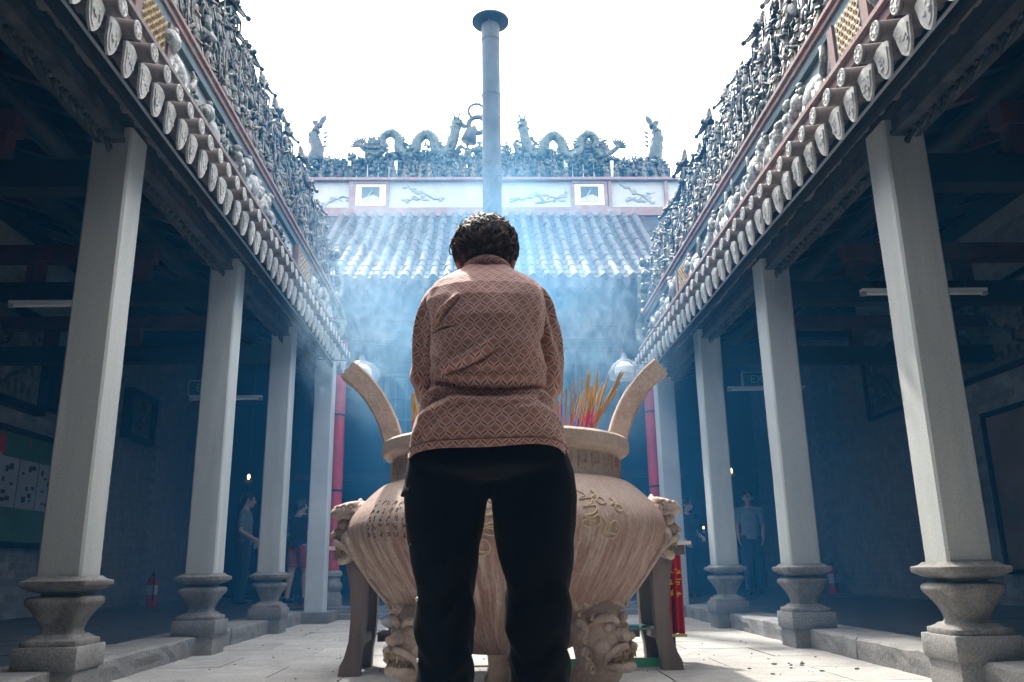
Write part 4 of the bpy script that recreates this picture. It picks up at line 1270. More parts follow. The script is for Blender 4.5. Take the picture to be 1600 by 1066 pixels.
# flowing engraved script on the belly: left column grid, right large cursive strokes
def onb(az, z, off=.003):
    q = brad(z)+off; return (q*math.cos(az), q*math.sin(az), z)
def stroke(b, pts, az0, z0, s, rad, off=.003):
    P = []
    pts = smooth_prof(pts, 4)
    for u, v in pts:
        z = z0+v*s; q = brad(z); P.append(onb(az0+u*s/q, z, off))
    b.tube(P, rad, 5)
CUR = [
 [(-.9,1.0),(-.5,1.25),(.0,1.0),(.5,1.1),(.1,.6),(-.6,.3),(-.1,.25),(.7,.45),(.1,-.1),(-.7,-.4),(-.2,-.45),(.5,-.2),(.8,-.5),(.2,-.9),(-.3,-1.2),(.1,-1.35)],
 [(-.3,1.2),(.1,.9),(-.5,.6),(.5,.7),(.2,.3),(-.4,.1),(.6,.2),(.3,-.3),(-.5,-.5),(.1,-.6),(.6,-.4),(.7,-.9),(.1,-1.2),(-.6,-1.0),(-.4,-.7),(.3,-.8)],
 [(.0,1.1),(.3,.8),(-.2,.5),(.6,.5),(.9,.1),(.4,-.1),(.0,.2),(.4,.5)],
 [(-.8,.6),(-.4,.0),(-.7,-.6),(-.1,-.9),(.5,-.8),(.8,-.3),(.5,.2),(.0,.1),(-.2,-.4),(.3,-.6),(.7,-.6)],
]
b = MB()
for st, az, z, s in ((CUR[0],-74,.80,.078),(CUR[1],-64.5,.835,.066),(CUR[3],-57,.77,.062),(CUR[2],-60.5,.86,.05),(CUR[3],-82,.74,.07),(CUR[2],-54,.83,.05),(CUR[1],-96,.80,.06),(CUR[2],-92.5,.70,.05),(CUR[3],-100,.70,.055)):
    stroke(b, st, R(az), z, s, .0042)
b.build('inscription', M['ink'], bur, 2)
b = MB(); r = random.Random(8)
for i in range(7):
    for j in range(5):
        az = R(-143+i*3.5); z = .885-j*.034-.004*i*.4
        for k in range(4):
            u = r.uniform(-.9,.9); v = r.uniform(-.9,.9); a = r.choice((0, PI/2, .8))
            stroke(b, [(u-.5*math.cos(a), v-.5*math.sin(a)), (u+.1, v+.1), (u+.5*math.cos(a), v+.5*math.sin(a))], az, z, .012, .0026, -.0005)
b.build('inscription', plain('dark incised strokes', (.10,.065,.05), .8), bur, 2)

# ================================================================== INCENSE STICKS
M['stick_y'] = plain('yellow incense', (.56,.35,.11), .8)
M['stick_t'] = plain('tan incense', (.42,.27,.13), .85)
M['stick_p'] = plain('magenta stick base', (.60,.03,.16), .6)
M['stick_o'] = plain('orange stick base', (.72,.16,.02), .6)
M['ash_tip'] = plain('grey ash tip', (.42,.42,.42), .95)
M['ember'] = plain('glowing ember', (.5,.08,.02), .8, emit=(1,.25,.05), es=3)
r = random.Random(15)
def incense(x, y, L, lean, leany, col, base, rad, label, group):
    if label is None:
        label = '%s %s incense stick with %s base %s, %s the worshipper' % ('long' if L > .31 else 'short' if L < .21 else 'medium', 'yellow' if col is M['stick_y'] else 'tan', 'magenta' if base is M['stick_p'] else 'orange', 'leaning far right' if lean > .3 else 'leaning right' if lean > .12 else 'leaning left' if lean < -.05 else 'nearly upright', 'right of' if x > 0 else 'left of')
    root = empty('incense_stick', (x, y, 1.17))
    tag(root, label, 'incense stick', group)
    d = Vector((lean, leany, 1)).normalized()
    P = lambda t: tuple(d*L*t)
    bend = Vector((r.uniform(-.01,.01), r.uniform(-.01,.01), 0))
    MB().tube([P(0), P(.46)], rad*.75, 7).build('stick_base', base, root)
    MB().tube([P(.461), tuple(d*L*.7+bend*.5), tuple(d*L*.965+bend)], rad, 7).build('incense_rod', col, root)
    MB().tube([tuple(d*L*.966+bend), tuple(d*L*1.0+bend*1.6)], [rad*.9, rad*.5], 6).build('ash_tip', M['ash_tip'], root)
GR = 'incense sticks burning to the right of the worshipper'; GL = 'incense sticks burning to the left of the worshipper'
k = 0
LBR = 'lit incense stick in the dense cluster to the right of the worshipper'
for k in range(26):
    x = .36+r.uniform(-.055,.055); lean = r.gauss(.25,.12); y = BY-.30+r.uniform(-.05,.10)
    incense(x, y, r.uniform(.24,.37), lean, r.uniform(-.1,.1), M['stick_y'] if r.random()<.65 else M['stick_t'], M['stick_p'] if r.random()<.6 else M['stick_o'], r.uniform(.0026,.0042), None, GR)
for q, (x, ln, L) in enumerate(((.27,-.06,.37),(.285,.0,.40),(.30,.03,.27),(.25,-.1,.22),(.32,.06,.23),(.265,.02,.21))):
    incense(x, BY-.28, L, ln, .02*q-.05, M['stick_t'], M['stick_p'] if q % 2 else M['stick_o'], .005, None, GR)
for q in range(3):
    incense(.375, BY-.30+.04*q, .40-.03*q, .62+.06*q, .0, M['stick_t'], M['stick_t'], .0065, ('lowest','middle','highest')[q]+' of three long tan incense sticks leaning towards the right handle', GR)
for k in range(8):
    x = -.40+r.uniform(-.03,.03)
    incense(x, BY-.28+r.uniform(-.05,.05), r.uniform(.16,.27), r.uniform(-.22,.02), r.uniform(-.1,.1), M['stick_y'], M['stick_p'], .0050, None, GL)
# one giant stick behind the right arm
gs = empty('giant_incense_stick', (.225, BY+.05, 1.16)); tag(gs, 'thick tall brown incense stick rising behind the right sleeve', 'incense stick')
MB().tube([(0,0,0),(.0,0,.30)], .022, 14).build('stick_base', M['stick_p'], gs)
MB().tube([(0,0,.301),(.002,0,.68)], .030, 14, round_cap=True).build('incense_rod', pm('brown joss paste', (.22,.13,.09), (.15,.09,.07), 10, .9, .2), gs)
gs2 = empty('giant_incense_stick', (-.395, BY+.02, 1.16)); tag(gs2, 'pale upright incense stick half hidden behind the left sleeve cuff', 'incense stick')
MB().tube([(0,0,0),(.0,0,.12)], .012, 12).build('stick_base', M['stick_p'], gs2)
MB().tube([(0,0,.121),(.002,0,.40)], .016, 12, round_cap=True).build('incense_rod', M['stick_t'], gs2)

# ================================================================== TABLE BEHIND THE BURNER
M['table'] = pm('grey brown weathered wood', (.20,.155,.135), (.13,.10,.09), 3, .65, .15, 50, stretch=(4,4,.6))
tb = empty('altar_table', (.06, 5.42, 0)); tag(tb, 'dark wooden altar table with flared legs standing behind the incense burner', 'table')
MB().box(-1.05,1.05,-.30,.36,.66,.715).build('table_top', M['table'], tb, False)
MB().box(-1.085,1.085,-.33,.39,.718,.738).build('table_edge', plain('pale stone table slab', (.55,.53,.50), .5), tb, False)
for sx in (-1, 1):
    for yy in (-.22, .28):
        xs = sx*.91
        prf = [(0,-.055),(0,.035)]
        b = MB(); rows = []
        for z, cx_, w in ((0.0,.035,.062),(.06,.030,.060),(.11,.016,.048),(.2,-.004,.044),(.34,-.012,.044),(.5,-.006,.050),(.60,.006,.058),(.66,.012,.066)):
            c = xs-sx*cx_*(-1); dd = .045
            rows.append([(c-w,yy-dd,z),(c+w,yy-dd,z),(c+w,yy+dd,z),(c-w,yy+dd,z)])
        b.grid(rows, True); b.add(rows[0], [(3,2,1,0)])
        b.build('leg', M['table'], tb)
    MB().box(sx*.91-.03, sx*.91+.03, -.172, .232, .17, .225).build('stretcher', M['table'], tb, False)
MB().box(-.845,.845,.235,.295,.155,.215).build('stretcher', M['table'], tb, False)
MB().box(-.86,.86,-.25,-.19,.56,.655).build('apron', M['table'], tb, False)
gl = MB().box(-.2,.86,-.16,.22,.2265,.237).build('glass_shelf', plain('green edged glass', (.35,.62,.50), .08, .5, trans=.6), tb, False)
gs = MB().box(.40,1.02,5.34,5.352,.007,.06).build('glass_sheet', plain('green glass edge', (.10,.45,.25), .15, .5)); tag(gs, 'strip of green edged glass lying on the paving under the table', 'glass')
tape = MB(); tape.lathe([(.055,0),(.07,0),(.07,.045),(.055,.045),(.055,0)], 24); tp = tape.build('tape_roll', plain('yellow tape', (.75,.55,.03), .4)); tp.location = (.83, 5.18, .739+.001)
tag(tp, 'yellow roll of tape on a tin behind the right lion head', 'tape')
tp.location = (.86, 5.25, .92)
tin = MB().lathe([(.07,0),(.075,.01),(.075,.165),(.07,.18)], 24).build('tin_can', plain('dull red tin', (.30,.05,.04), .5)); tin.location = (.86, 5.25, .7385); tag(tin, 'dull red tin standing on the table under the yellow tape', 'tin')
# plastic bag and bottles under the table
def bag(name, c, rr, mat, label, seed, cat='plastic bag'):
    b = MB(); r = random.Random(seed); rows = []
    n, m = 26, 14
    for i in range(m):
        t = -PI/2+PI*i/(m-1)
        row = []
        for k in range(n):
            a = 2*PI*k/n
            w = 1+.14*math.sin(5*a+seed+3*t)+.09*math.sin(11*a+7*t)+.05*r.uniform(-1,1)
            row.append((rr[0]*math.cos(t)*math.cos(a)*w, rr[1]*math.cos(t)*math.sin(a)*w, rr[2]*(math.sin(t)*(1+.12*math.sin(3*a+seed))+1)))
        rows.append(row)
    b.grid(rows, True)
    o = b.build(name, mat, None, 2); o.location = c; tag(o, label, cat); return o
M['plastic'] = plain('clear plastic', (.85,.87,.88), .18, .6, alpha=.42)
M['plastic2'] = plain('milky plastic', (.62,.64,.66), .3, .5, alpha=.8)
sh = MB().box(-.80,-.30,-.17,.23,.2265,.236).build('shelf_board', M['table'], tb, False)
bag('plastic_bag', (-.58, 5.36, .239), (.14,.11,.055), M['plastic'], 'crumpled clear plastic bag on the low shelf under the table', 2)
bag('plastic_bag', (-.50, 5.46, .007), (.19,.13,.065), M['plastic2'], 'milky plastic bag lying on the paving under the table', 6)
for k, (x, y, c, lab) in enumerate(((-.66,5.45,(.02,.22,.12),'small green bottle standing beside the clear plastic bag'),(-.60,5.52,(.16,.02,.03),'small dark red bottle standing behind the clear plastic bag'))):
    b = MB().lathe([(.03,0),(.034,.006),(.034,.075),(.028,.092),(.012,.105),(.012,.125)], 16)
    o = b.build('bottle', plain('bottle glass', c, .15, .6)); o.location = (x, y, .238); tag(o, lab, 'bottle')
    cpm = MB().lathe([(.014,.1255),(.014,.142),(.002,.144)], 12).build('cap', plain('white cap', (.6,.62,.6), .5), o)
# red banner hung from a rail beyond the table
bn = empty('red_banner', (1.135, 5.62, 0)); tag(bn, 'red cloth banner with yellow lettering hanging beside the table right end', 'banner')
rows = []
for i in range(16):
    z = .17+.55*i/15
    rows.append([(-.06+.12*k/14, .018*math.sin(k*1.35+.3*math.sin(z*9))*(1.2-.6*i/15), z+.008*math.sin(k)) for k in range(15)])
b = MB(); b.grid(rows); b.grid([[(x, y+.006, z) for x, y, z in row] for row in rows])
b.build('cloth', pm('red satin cloth', (.62,.02,.03), (.45,.012,.02), 3, .45, .05, 30), bn, 2)
b = MB(); r = random.Random(5)
for i in range(3):
    for j in range(2):
        cx_, cz = -.02+j*.045, .56-i*.065
        for k in range(5):
            a = r.choice((0, 0, PI/2, .7)); L = r.uniform(.008,.017); ux, uz = r.uniform(-.009,.009), r.uniform(-.016,.016)
            b.tube([(cx_+ux-L*math.cos(a), -.028, cz+uz-L*math.sin(a)), (cx_+ux+L*math.cos(a), -.028, cz+uz+L*math.sin(a))], .0026, 4)
b.build('lettering', plain('yellow thread', (.85,.55,.05), .6), bn)
b = MB(); b.box(-.064,.064,-.024,.024,.155,.172); b.build('fringe', plain('yellow fringe', (.55,.50,.12), .8), bn, False)
MB().box(-.13,.08,-.05,.05,.722,.745).build('rail', plain('white painted rail', (.62,.62,.60), .5), bn, False)
for x in (-.10, -.02): MB().box(x-.012,x+.012,.0,.03,0,.721).build('stand', M['dark_wood'], bn, False)

# ================================================================== GALLERY FURNISHINGS
M['tube'] = plain('white fluorescent tube housing', (.78,.78,.76), .5)
def lamp(x0, x1, y, z, top, label):
    root = empty('tube_lamp', ((x0+x1)/2, y, z)); tag(root, label, 'lamp', 'tube lamps in the galleries')
    h = (x1-x0)/2
    MB().box(-h, h, -.03, .03, .012, .034).build('housing', M['tube'], root, False)
    b = MB(); b.tube([(-h*.97,0,-.004),(h*.97,0,-.004)], .013, 10); b.build('tube', plain('unlit white tube', (.85,.86,.86), .3), root)
    for s in (-1, 1): MB().box(s*h*.97-.02, s*h*.97+.02, -.02, .02, -.019, .0115).build('end_cap', M['metal'], root, False)
    for s in (-1, 1): MB().tube([(s*h*.7,0,.034),(s*h*.7,0,top-z)], .006, 6).build('hanger', M['wire'], root)
lamp(-4.03, -3.07, 6.70, 2.77, 3.42, 'white tube lamp hung behind the nearest stone column on the left')
lamp(2.97, 4.0, 6.31, 2.70, 3.3, 'white tube lamp hung behind the nearest stone column on the right')
lamp(-3.66, -2.80, 10.0, 2.63, 3.7, 'white tube lamp under the EXIT sign behind the second left column')
lamp(2.92, 3.88, 10.0, 2.685, 3.6, 'white tube lamp under the green EXIT sign behind the second right column')
def text_mesh(txt, size, depth=.002):
    c = bpy.data.curves.new('lettering', 'FONT'); c.body = txt; c.size = size; c.extrude = depth; c.align_x = 'CENTER'; c.align_y = 'CENTER'
    o = bpy.data.objects.new('t', c); COL.objects.link(o)
    dg = bpy.context.evaluated_depsgraph_get(); dg.update()
    me = bpy.data.meshes.new_from_object(o.evaluated_get(dg)); bpy.data.objects.remove(o); me.materials.clear(); return me
M['exitg'] = plain('green exit letters', (.16,.55,.40), .5)
TXT = text_mesh('EXIT', .145); TXT.materials.append(M['exitg'])
for x, y, z, top, lab in ((-3.52, 10.22, 2.81, 3.75, 'EXIT sign half hidden behind the second stone column on the left'), (3.42, 10.22, 2.855, 3.62, 'green EXIT sign left of the second stone column on the right')):
    root = empty('exit_sign', (x, y, z)); tag(root, lab, 'exit sign', 'EXIT signs in the galleries')
    MB().box(-.235,.235,-.02,.02,-.085,.085).build('sign_box', plain('dark green sign face', (.05,.13,.115), .5), root, False)
    b = MB()
    for q in ((-.245,.245,.0855,.10),(-.245,.245,-.10,-.0855),(-.25,-.2355,-.0855,.0855),(.2355,.25,-.0855,.0855)): b.box(q[0],q[1],-.026,.026,q[2],q[3])
    b.build('frame', M['pier'], root, False)
    link('lettering', TXT, root, (0,-.023,0), (PI/2,0,0))
    for q in (-.15, .15): MB().tube([(q,0,.10),(q,0,top-z)], .006, 5).build('hanger', M['wire'], root)
def picture(sd, y0, y1, z0, z1, label, frame, inner, cat='picture', name='framed_picture', tilt=0, thick=.06, fw=.07):
    root = empty(name, (sd*5.375, (y0+y1)/2, (z0+z1)/2)); tag(root, label, cat)
    h, v = (y1-y0)/2, (z1-z0)/2
    S = lambda x: -sd*x
    for q in ((-h,h,v-fw,v),(-h,h,-v,-v+fw),(-h,-h+fw,-v+fw+.001,v-fw-.001),(h-fw,h,-v+fw+.001,v-fw-.001)):
        MB().box(min(S(0),S(thick)), max(S(0),S(thick)), *q).build('frame_bar', frame, root, False)
    MB().box(min(S(0),S(thick*.4)), max(S(0),S(thick*.4)), -h+fw+.002, h-fw-.002, -v+fw+.002, v-fw-.002).build('picture_panel', inner, root, False)
    return root, S, h-fw, v-fw, thick*.4
PAINT = pm('sooty landscape painting', (.22,.20,.17), (.10,.095,.085), 2.6, .7, .15, 30, c3=(.27,.24,.20))
PAINT2 = pm('faded brown poster', (.27,.19,.15), (.18,.125,.10), 2.2, .7, .1, 30)
def relief_in(root, S, h, v, d, seed):
    b = MB(); r = random.Random(seed)
    p = Vector((S(d+.004), -h*.6, -v*.7))
    for q in range(3):
        pts = [Vector((S(d+.004), -h*.7+q*h*.5, -v*.7))]
        for k in range(6): pts.append(pts[-1]+Vector((0, r.uniform(-.02,.16)*h*2, v*.24)))
        for z in pts: z.y = max(-h*.95, min(h*.95, z.y)); z.z = min(v*.9, z.z)
        b.tube(pts, [.03-.003*k for k in range(7)], 5)
        for k in range(26):
            c = pts[r.randrange(2,7)]+Vector((0, r.gauss(0,h*.14), r.gauss(0,v*.1)))
            if abs(c.y) < h*.93 and abs(c.z) < v*.93: b.ell(c, (.008, r.uniform(.02,.06), r.uniform(.015,.04)), 6, 4)
    for k in range(8):
        b.box(min(S(d),S(d+.008)), max(S(d),S(d+.008)), -h*.2+k*h*.14, -h*.2+k*h*.14+.05, -v*.8, -v*.8+r.uniform(.1,.4)*v)
    o = b.build('painted_relief', pm('dark ink relief', (.05,.055,.05), (.09,.085,.075), 6, .8, 0), root, 2); o['kind'] = 'stuff'
for sd, y0, y1, z0, z1, lab in ((1, 7.0, 9.12, 2.50, 3.42, 'large dark framed landscape relief high on the right gallery wall'),
        (1, 10.35, 11.45, 2.50, 3.42, 'small framed landscape relief on the right wall between the two nearest columns'),
        (-1, 7.6, 9.80, 2.40, 3.52, 'large black framed picture on the left wall at the picture edge'),
        (-1, 10.0, 10.9, 2.50, 3.25, 'smaller framed picture just left of the nearest left column'),
        (-1, 12.1, 13.1, 2.50, 3.25, 'dim framed picture on the left wall right of the nearest column')):
    rt, S, h, v, d = picture(sd, y0, y1, z0, z1, lab, M['dark_wood'], PAINT, thick=.075 if sd > 0 else .12, fw=.05 if sd > 0 else .09)
    relief_in(rt, S, h, v, d, int(y0*10))
picture(1, 6.4, 8.85, .45, 2.14, 'brown poster board with dark frame under the large picture on the right', M['dark_wood'], PAINT2, 'poster board', 'poster_board', thick=.05, fw=.05)
nb, S, h, v, d = picture(-1, 8.6, 10.46, .90, 2.20, 'green notice board with printed papers behind the nearest left column', M['black'], pm('dull green baize', (.10,.20,.13), (.075,.15,.10), 3, .8, .05, 40), 'notice board', 'notice_board', thick=.07, fw=.06)
r = random.Random(3)
for i in range(3):
    y0 = -.38+i*.42
    pg = MB().box(S(d+.001), S(d+.006), y0, y0+.40, -.22, .32) if S(1) > 0 else MB().box(S(d+.006), S(d+.001), y0, y0+.40, -.22, .32)
    pg = pg.build('paper', plain('grey printed paper', (.42,.42,.42), .7), nb, False)
    b = MB()
    for k in range(9):
        a, c = y0+r.uniform(.04,.30), -.18+r.uniform(0,.42); w, hh = r.uniform(.03,.09), r.uniform(.02,.07)
        b.box(min(S(d+.0065),S(d+.0075)), max(S(d+.0065),S(d+.0075)), a, a+w, c, c+hh)
    b.build('print', plain('grey photo print', (.09,.09,.10), .7), pg, False)
b = MB()
b.prism([(-.30,.52),(-.22,.60),(-.16,.42),(-.20,.30),(-.27,.34)], lambda a, c, q: (S(q), a-.12, c), d+.002, d+.006)
b.prism([(.18,.66),(.26,.66),(.24,.60),(.20,.60)], lambda a, c, q: (S(q), a-.02, c-.11), d+.002, d+.006)
b.build('red_sticker', plain('red sticker', (.50,.05,.07), .5), nb, False)
b = MB()
for k in range(14):
    a = -.36+r.uniform(-.03,.03); b.tube([(S(d+.009), a, .33+r.uniform(-.02,.03)), (S(d+.011), a-.05+r.uniform(-.10,.08), .05), (S(d+.009), a-.10+r.uniform(-.14,.24), -.26+r.uniform(0,.1))], .004, 4)
b.build('tassel', plain('pale tassel threads', (.50,.44,.38), .8), nb)
def extinguisher(x, y, label, rz):
    root = empty('fire_extinguisher', (x, y, .137), rz); tag(root, label, 'fire extinguisher', 'fire extinguishers in the galleries')
    MB().lathe([(.06,0),(.078,.008),(.08,.03),(.08,.33),(.072,.375),(.045,.41),(.028,.42)], 22).build('cylinder', plain('red extinguisher paint', (.55,.02,.025), .3, .5), root)
    b = MB(); b.lathe([(.026,.4205),(.026,.45),(.02,.46)], 12); b.box(-.012,.075,-.012,.012,.462,.476); b.box(-.012,.07,-.012,.012,.49,.502); b.build('valve', M['black'], root)
    b = MB(); b.tube([(.02,.0,.45),(.085,.02,.42),(.105,.02,.30),(.10,.02,.16),(.095,.02,.09)], [.009,.010,.010,.011,.016], 8); b.build('hose', M['black'], root)
    o = MB().lathe([(.0805,.16),(.0812,.165),(.0812,.29),(.0805,.295)], 22).build('label', plain('pale label', (.55,.50,.45), .6), root)
extinguisher(-5.05, 13.0, 'red fire extinguisher standing on the left gallery floor between two columns', -1.2)
extinguisher(5.18, 13.0, 'red fire extinguisher standing in the dark right gallery by the brick wall', -1.9)
# plastic wrapped lanterns hanging before the hall
for x, lab, sd in ((-1.30, 'clear plastic wrapped lantern hanging above the left burner handle', 3), (1.30, 'clear plastic wrapped lantern hanging above the right burner handle', 8)):
    root = empty('hanging_lantern', (x, 8.0, 2.35)); tag(root, lab, 'lantern', 'plastic wrapped lanterns')
    b = MB(); rows = []; r = random.Random(sd)
    for i, (q, z) in enumerate(((.09,.03),(.14,.05),(.165,.10),(.14,.17),(.085,.215),(.03,.24),(.02,.30))):
        row = []
        for k in range(24):
            a = 2*PI*k/24; w = 1+.16*math.sin(3*a+i*.5)+.09*math.sin(8*a+i*1.7)+r.uniform(-.03,.03)
            row.append((q*w*math.cos(a), q*w*math.sin(a), z))
        rows.append(row)
    b.grid(rows, True); b.build('plastic_cover', plain('clouded plastic film', (.80,.84,.86), .2, .6, alpha=.16), root, 2)
    MB().lathe([(.06,.06),(.10,.09),(.10,.15),(.05,.20)], 16).build('lamp_shade', plain('pale glass shade', (.62,.66,.66), .3), root)
    MB().tube([(0,0,.29),(0,0,.47)], .005, 5).build('hanger', M['wire'], root)
# little oil lamps glimpsed in the hall
M['flame'] = plain('small warm flame', (1,.5,.1), .5, emit=(1,.45,.10), es=6)
for k, (x, y, z, lab) in enumerate(((-4.02,14.0,2.12,'small glowing oil lamp hanging left of the third left column'),(4.05,14.0,2.12,'small glowing oil lamp hanging right of the third right column'))):
    root = empty('oil_lamp', (x, y, z)); tag(root, lab, 'oil lamp')
    MB().ell((0,0,0), (.022,.022,.042), 10, 8).build('flame', M['flame'], root)
    MB().lathe([(.02,-.11),(.06,-.09),(.065,-.06),(.05,-.055)], 12).build('bowl', M['gold'], root)
    b = MB(); b.tube([(0,0,.07),(0,0,4.95-z)], .005, 5); b.tube([(-.05,0,-.06),(0,0,.09),(.05,0,-.06)], .004, 4); b.build('chain', M['wire'], root)
bar = empty('candle_rack', (3.35, 13.6, .14)); tag(bar, 'dark candle rack with a row of small orange flames in the right gallery', 'candle rack')
MB().box(-.3,.3,-.12,.12,0,.94).build('stand', M['dark_wood'], bar, False)
M['candle'] = plain('red candle', (.5,.03,.02), .5)
for k in range(6):
    x = -.24+k*.095; cd = MB().tube([(x,-.05,.94),(x,-.05,1.0)], .014, 7).build('candle', M['candle'], bar)
    MB().ell((x,-.05,1.03), (.010,.010,.022), 7, 6).build('flame', M['flame'], cd)
# ================================================================== PEOPLE
def skin_mat(name, c):
    m, nt, b = new_mat(name)
    g = nd(nt, 'ShaderNodeNewGeometry').outputs['Position']
    nt.links.new(ramp(nt, noise(nt, g, 30, 4, .6), [(.35, c), (.65, tuple(x*.82 for x in c))]), b.inputs['Base Color'])
    b.inputs['Roughness'].default_value = .55; b.inputs['Subsurface Weight'].default_value = .25
    b.inputs['Subsurface Radius'].default_value = (.02,.008,.004); b.inputs['Subsurface Scale'].default_value = .6
    return m
M['skin'] = skin_mat('warm skin', (.50,.25,.16))
M['skin2'] = skin_mat('light skin', (.52,.32,.24))
def fabric(name, c, c2=None, scale=9, rough=.9, b2=500):
    m, nt, b = new_mat(name)
    tc = nd(nt, 'ShaderNodeTexCoord').outputs['Object']
    nt.links.new(ramp(nt, noise(nt, tc, scale, 4, .6), [(.35, c), (.65, c2 or tuple(x*.75 for x in c))]), b.inputs['Base Color'])
    b.inputs['Roughness'].default_value = rough; b.inputs['Specular IOR Level'].default_value = .15
    b.inputs['Sheen Weight'].default_value = .15
    bp = nd(nt, 'ShaderNodeBump'); bp.inputs['Strength'].default_value = .35; bp.inputs['Distance'].default_value = .01
    nt.links.new(fm(nt, 'ADD', noise(nt, tc, 14, 4, .55, (1,1,.5)), fm(nt, 'MULTIPLY', noise(nt, tc, b2, 2, .5), .15)), bp.inputs['Height'])
    nt.links.new(bp.outputs[0], b.inputs['Normal'])
    return m
M['hair'] = plain('black brown hair', (.020,.014,.012), .42, .5)
def head_shells(b, c, fwd, up, s=1.0):
    """skull, jaw, face and ears round head centre c"""
    c, fwd, up = Vector(c), Vector(fwd).normalized(), Vector(up)
    up = (up-fwd*up.dot(fwd)).normalized(); rt = fwd.cross(up)
    rot = Matrix((rt, fwd, up)).transposed()
    P = lambda x, y, z: c+rt*x*s+fwd*y*s+up*z*s
    E = lambda p, r, n=14, m=10: b.ell(P(*p), tuple(q*s for q in r), n, m, rot=rot)
    E((0,-.012,.025), (.074,.092,.088), 20, 14)
    E((0,.032,-.03), (.060,.060,.075), 18, 12)
    E((0,.055,-.085), (.035,.034,.028))                     # chin
    E((0,.098,-.012), (.015,.018,.026)); E((0,.108,-.026), (.019,.014,.012))   # nose
    E((0,.080,-.055), (.027,.016,.008)); E((0,.078,-.068), (.024,.016,.008))   # lips
    for q in (-1,1):
        E((q*.032,.077,.012), (.017,.014,.011)); E((q*.033,.078,.034), (.025,.014,.008))
        E((q*.045,.055,-.025), (.028,.028,.026))
        E((q*.080,-.006,-.006), (.012,.022,.034)); E((q*.079,.004,-.035), (.009,.010,.012))
    return P
def hand(b, wrist, direction, palm_n, side, s=1.0, curlk=.35):
    """palm with four unequal bent fingers and a side thumb"""
    w, d, n = Vector(wrist), Vector(direction).normalized(), Vector(palm_n)
    n = (n-d*n.dot(d)).normalized(); t = d.cross(n)*side
    rot = Matrix((t, d, n)).transposed()
    b.ell(w+d*.045*s, (.038*s,.052*s,.016*s), 14, 9, rot=rot)
    for k, L in enumerate((.070,.080,.074,.058)):
        base = w+d*(.080-.006*abs(k-1.3))*s+t*(.028-.0185*k)*s
        p = [w+d*.05*s+t*(.022-.015*k)*s, base]; dr = d.copy(); q = base
        for f in (.45,.32,.23):
            dr = (dr+n*curlk).normalized(); q = q+dr*L*f*s; p.append(q)
        b.tube(p, [.0095*s,.0098*s,.0090*s,.0082*s,.0068*s], 8, round_cap=True)
    base = w+d*.018*s+t*.026*s
    p1 = base+(d*.6+t*.75+n*.25).normalized()*.034*s; p2 = p1+(d*.85+t*.25+n*.4).normalized()*.030*s; p3 = p2+(d*.95+n*.4).normalized()*.024*s
    b.tube([base, p1, p2, p3], [.014*s,.0115*s,.0105*s,.0085*s], 8, round_cap=True)

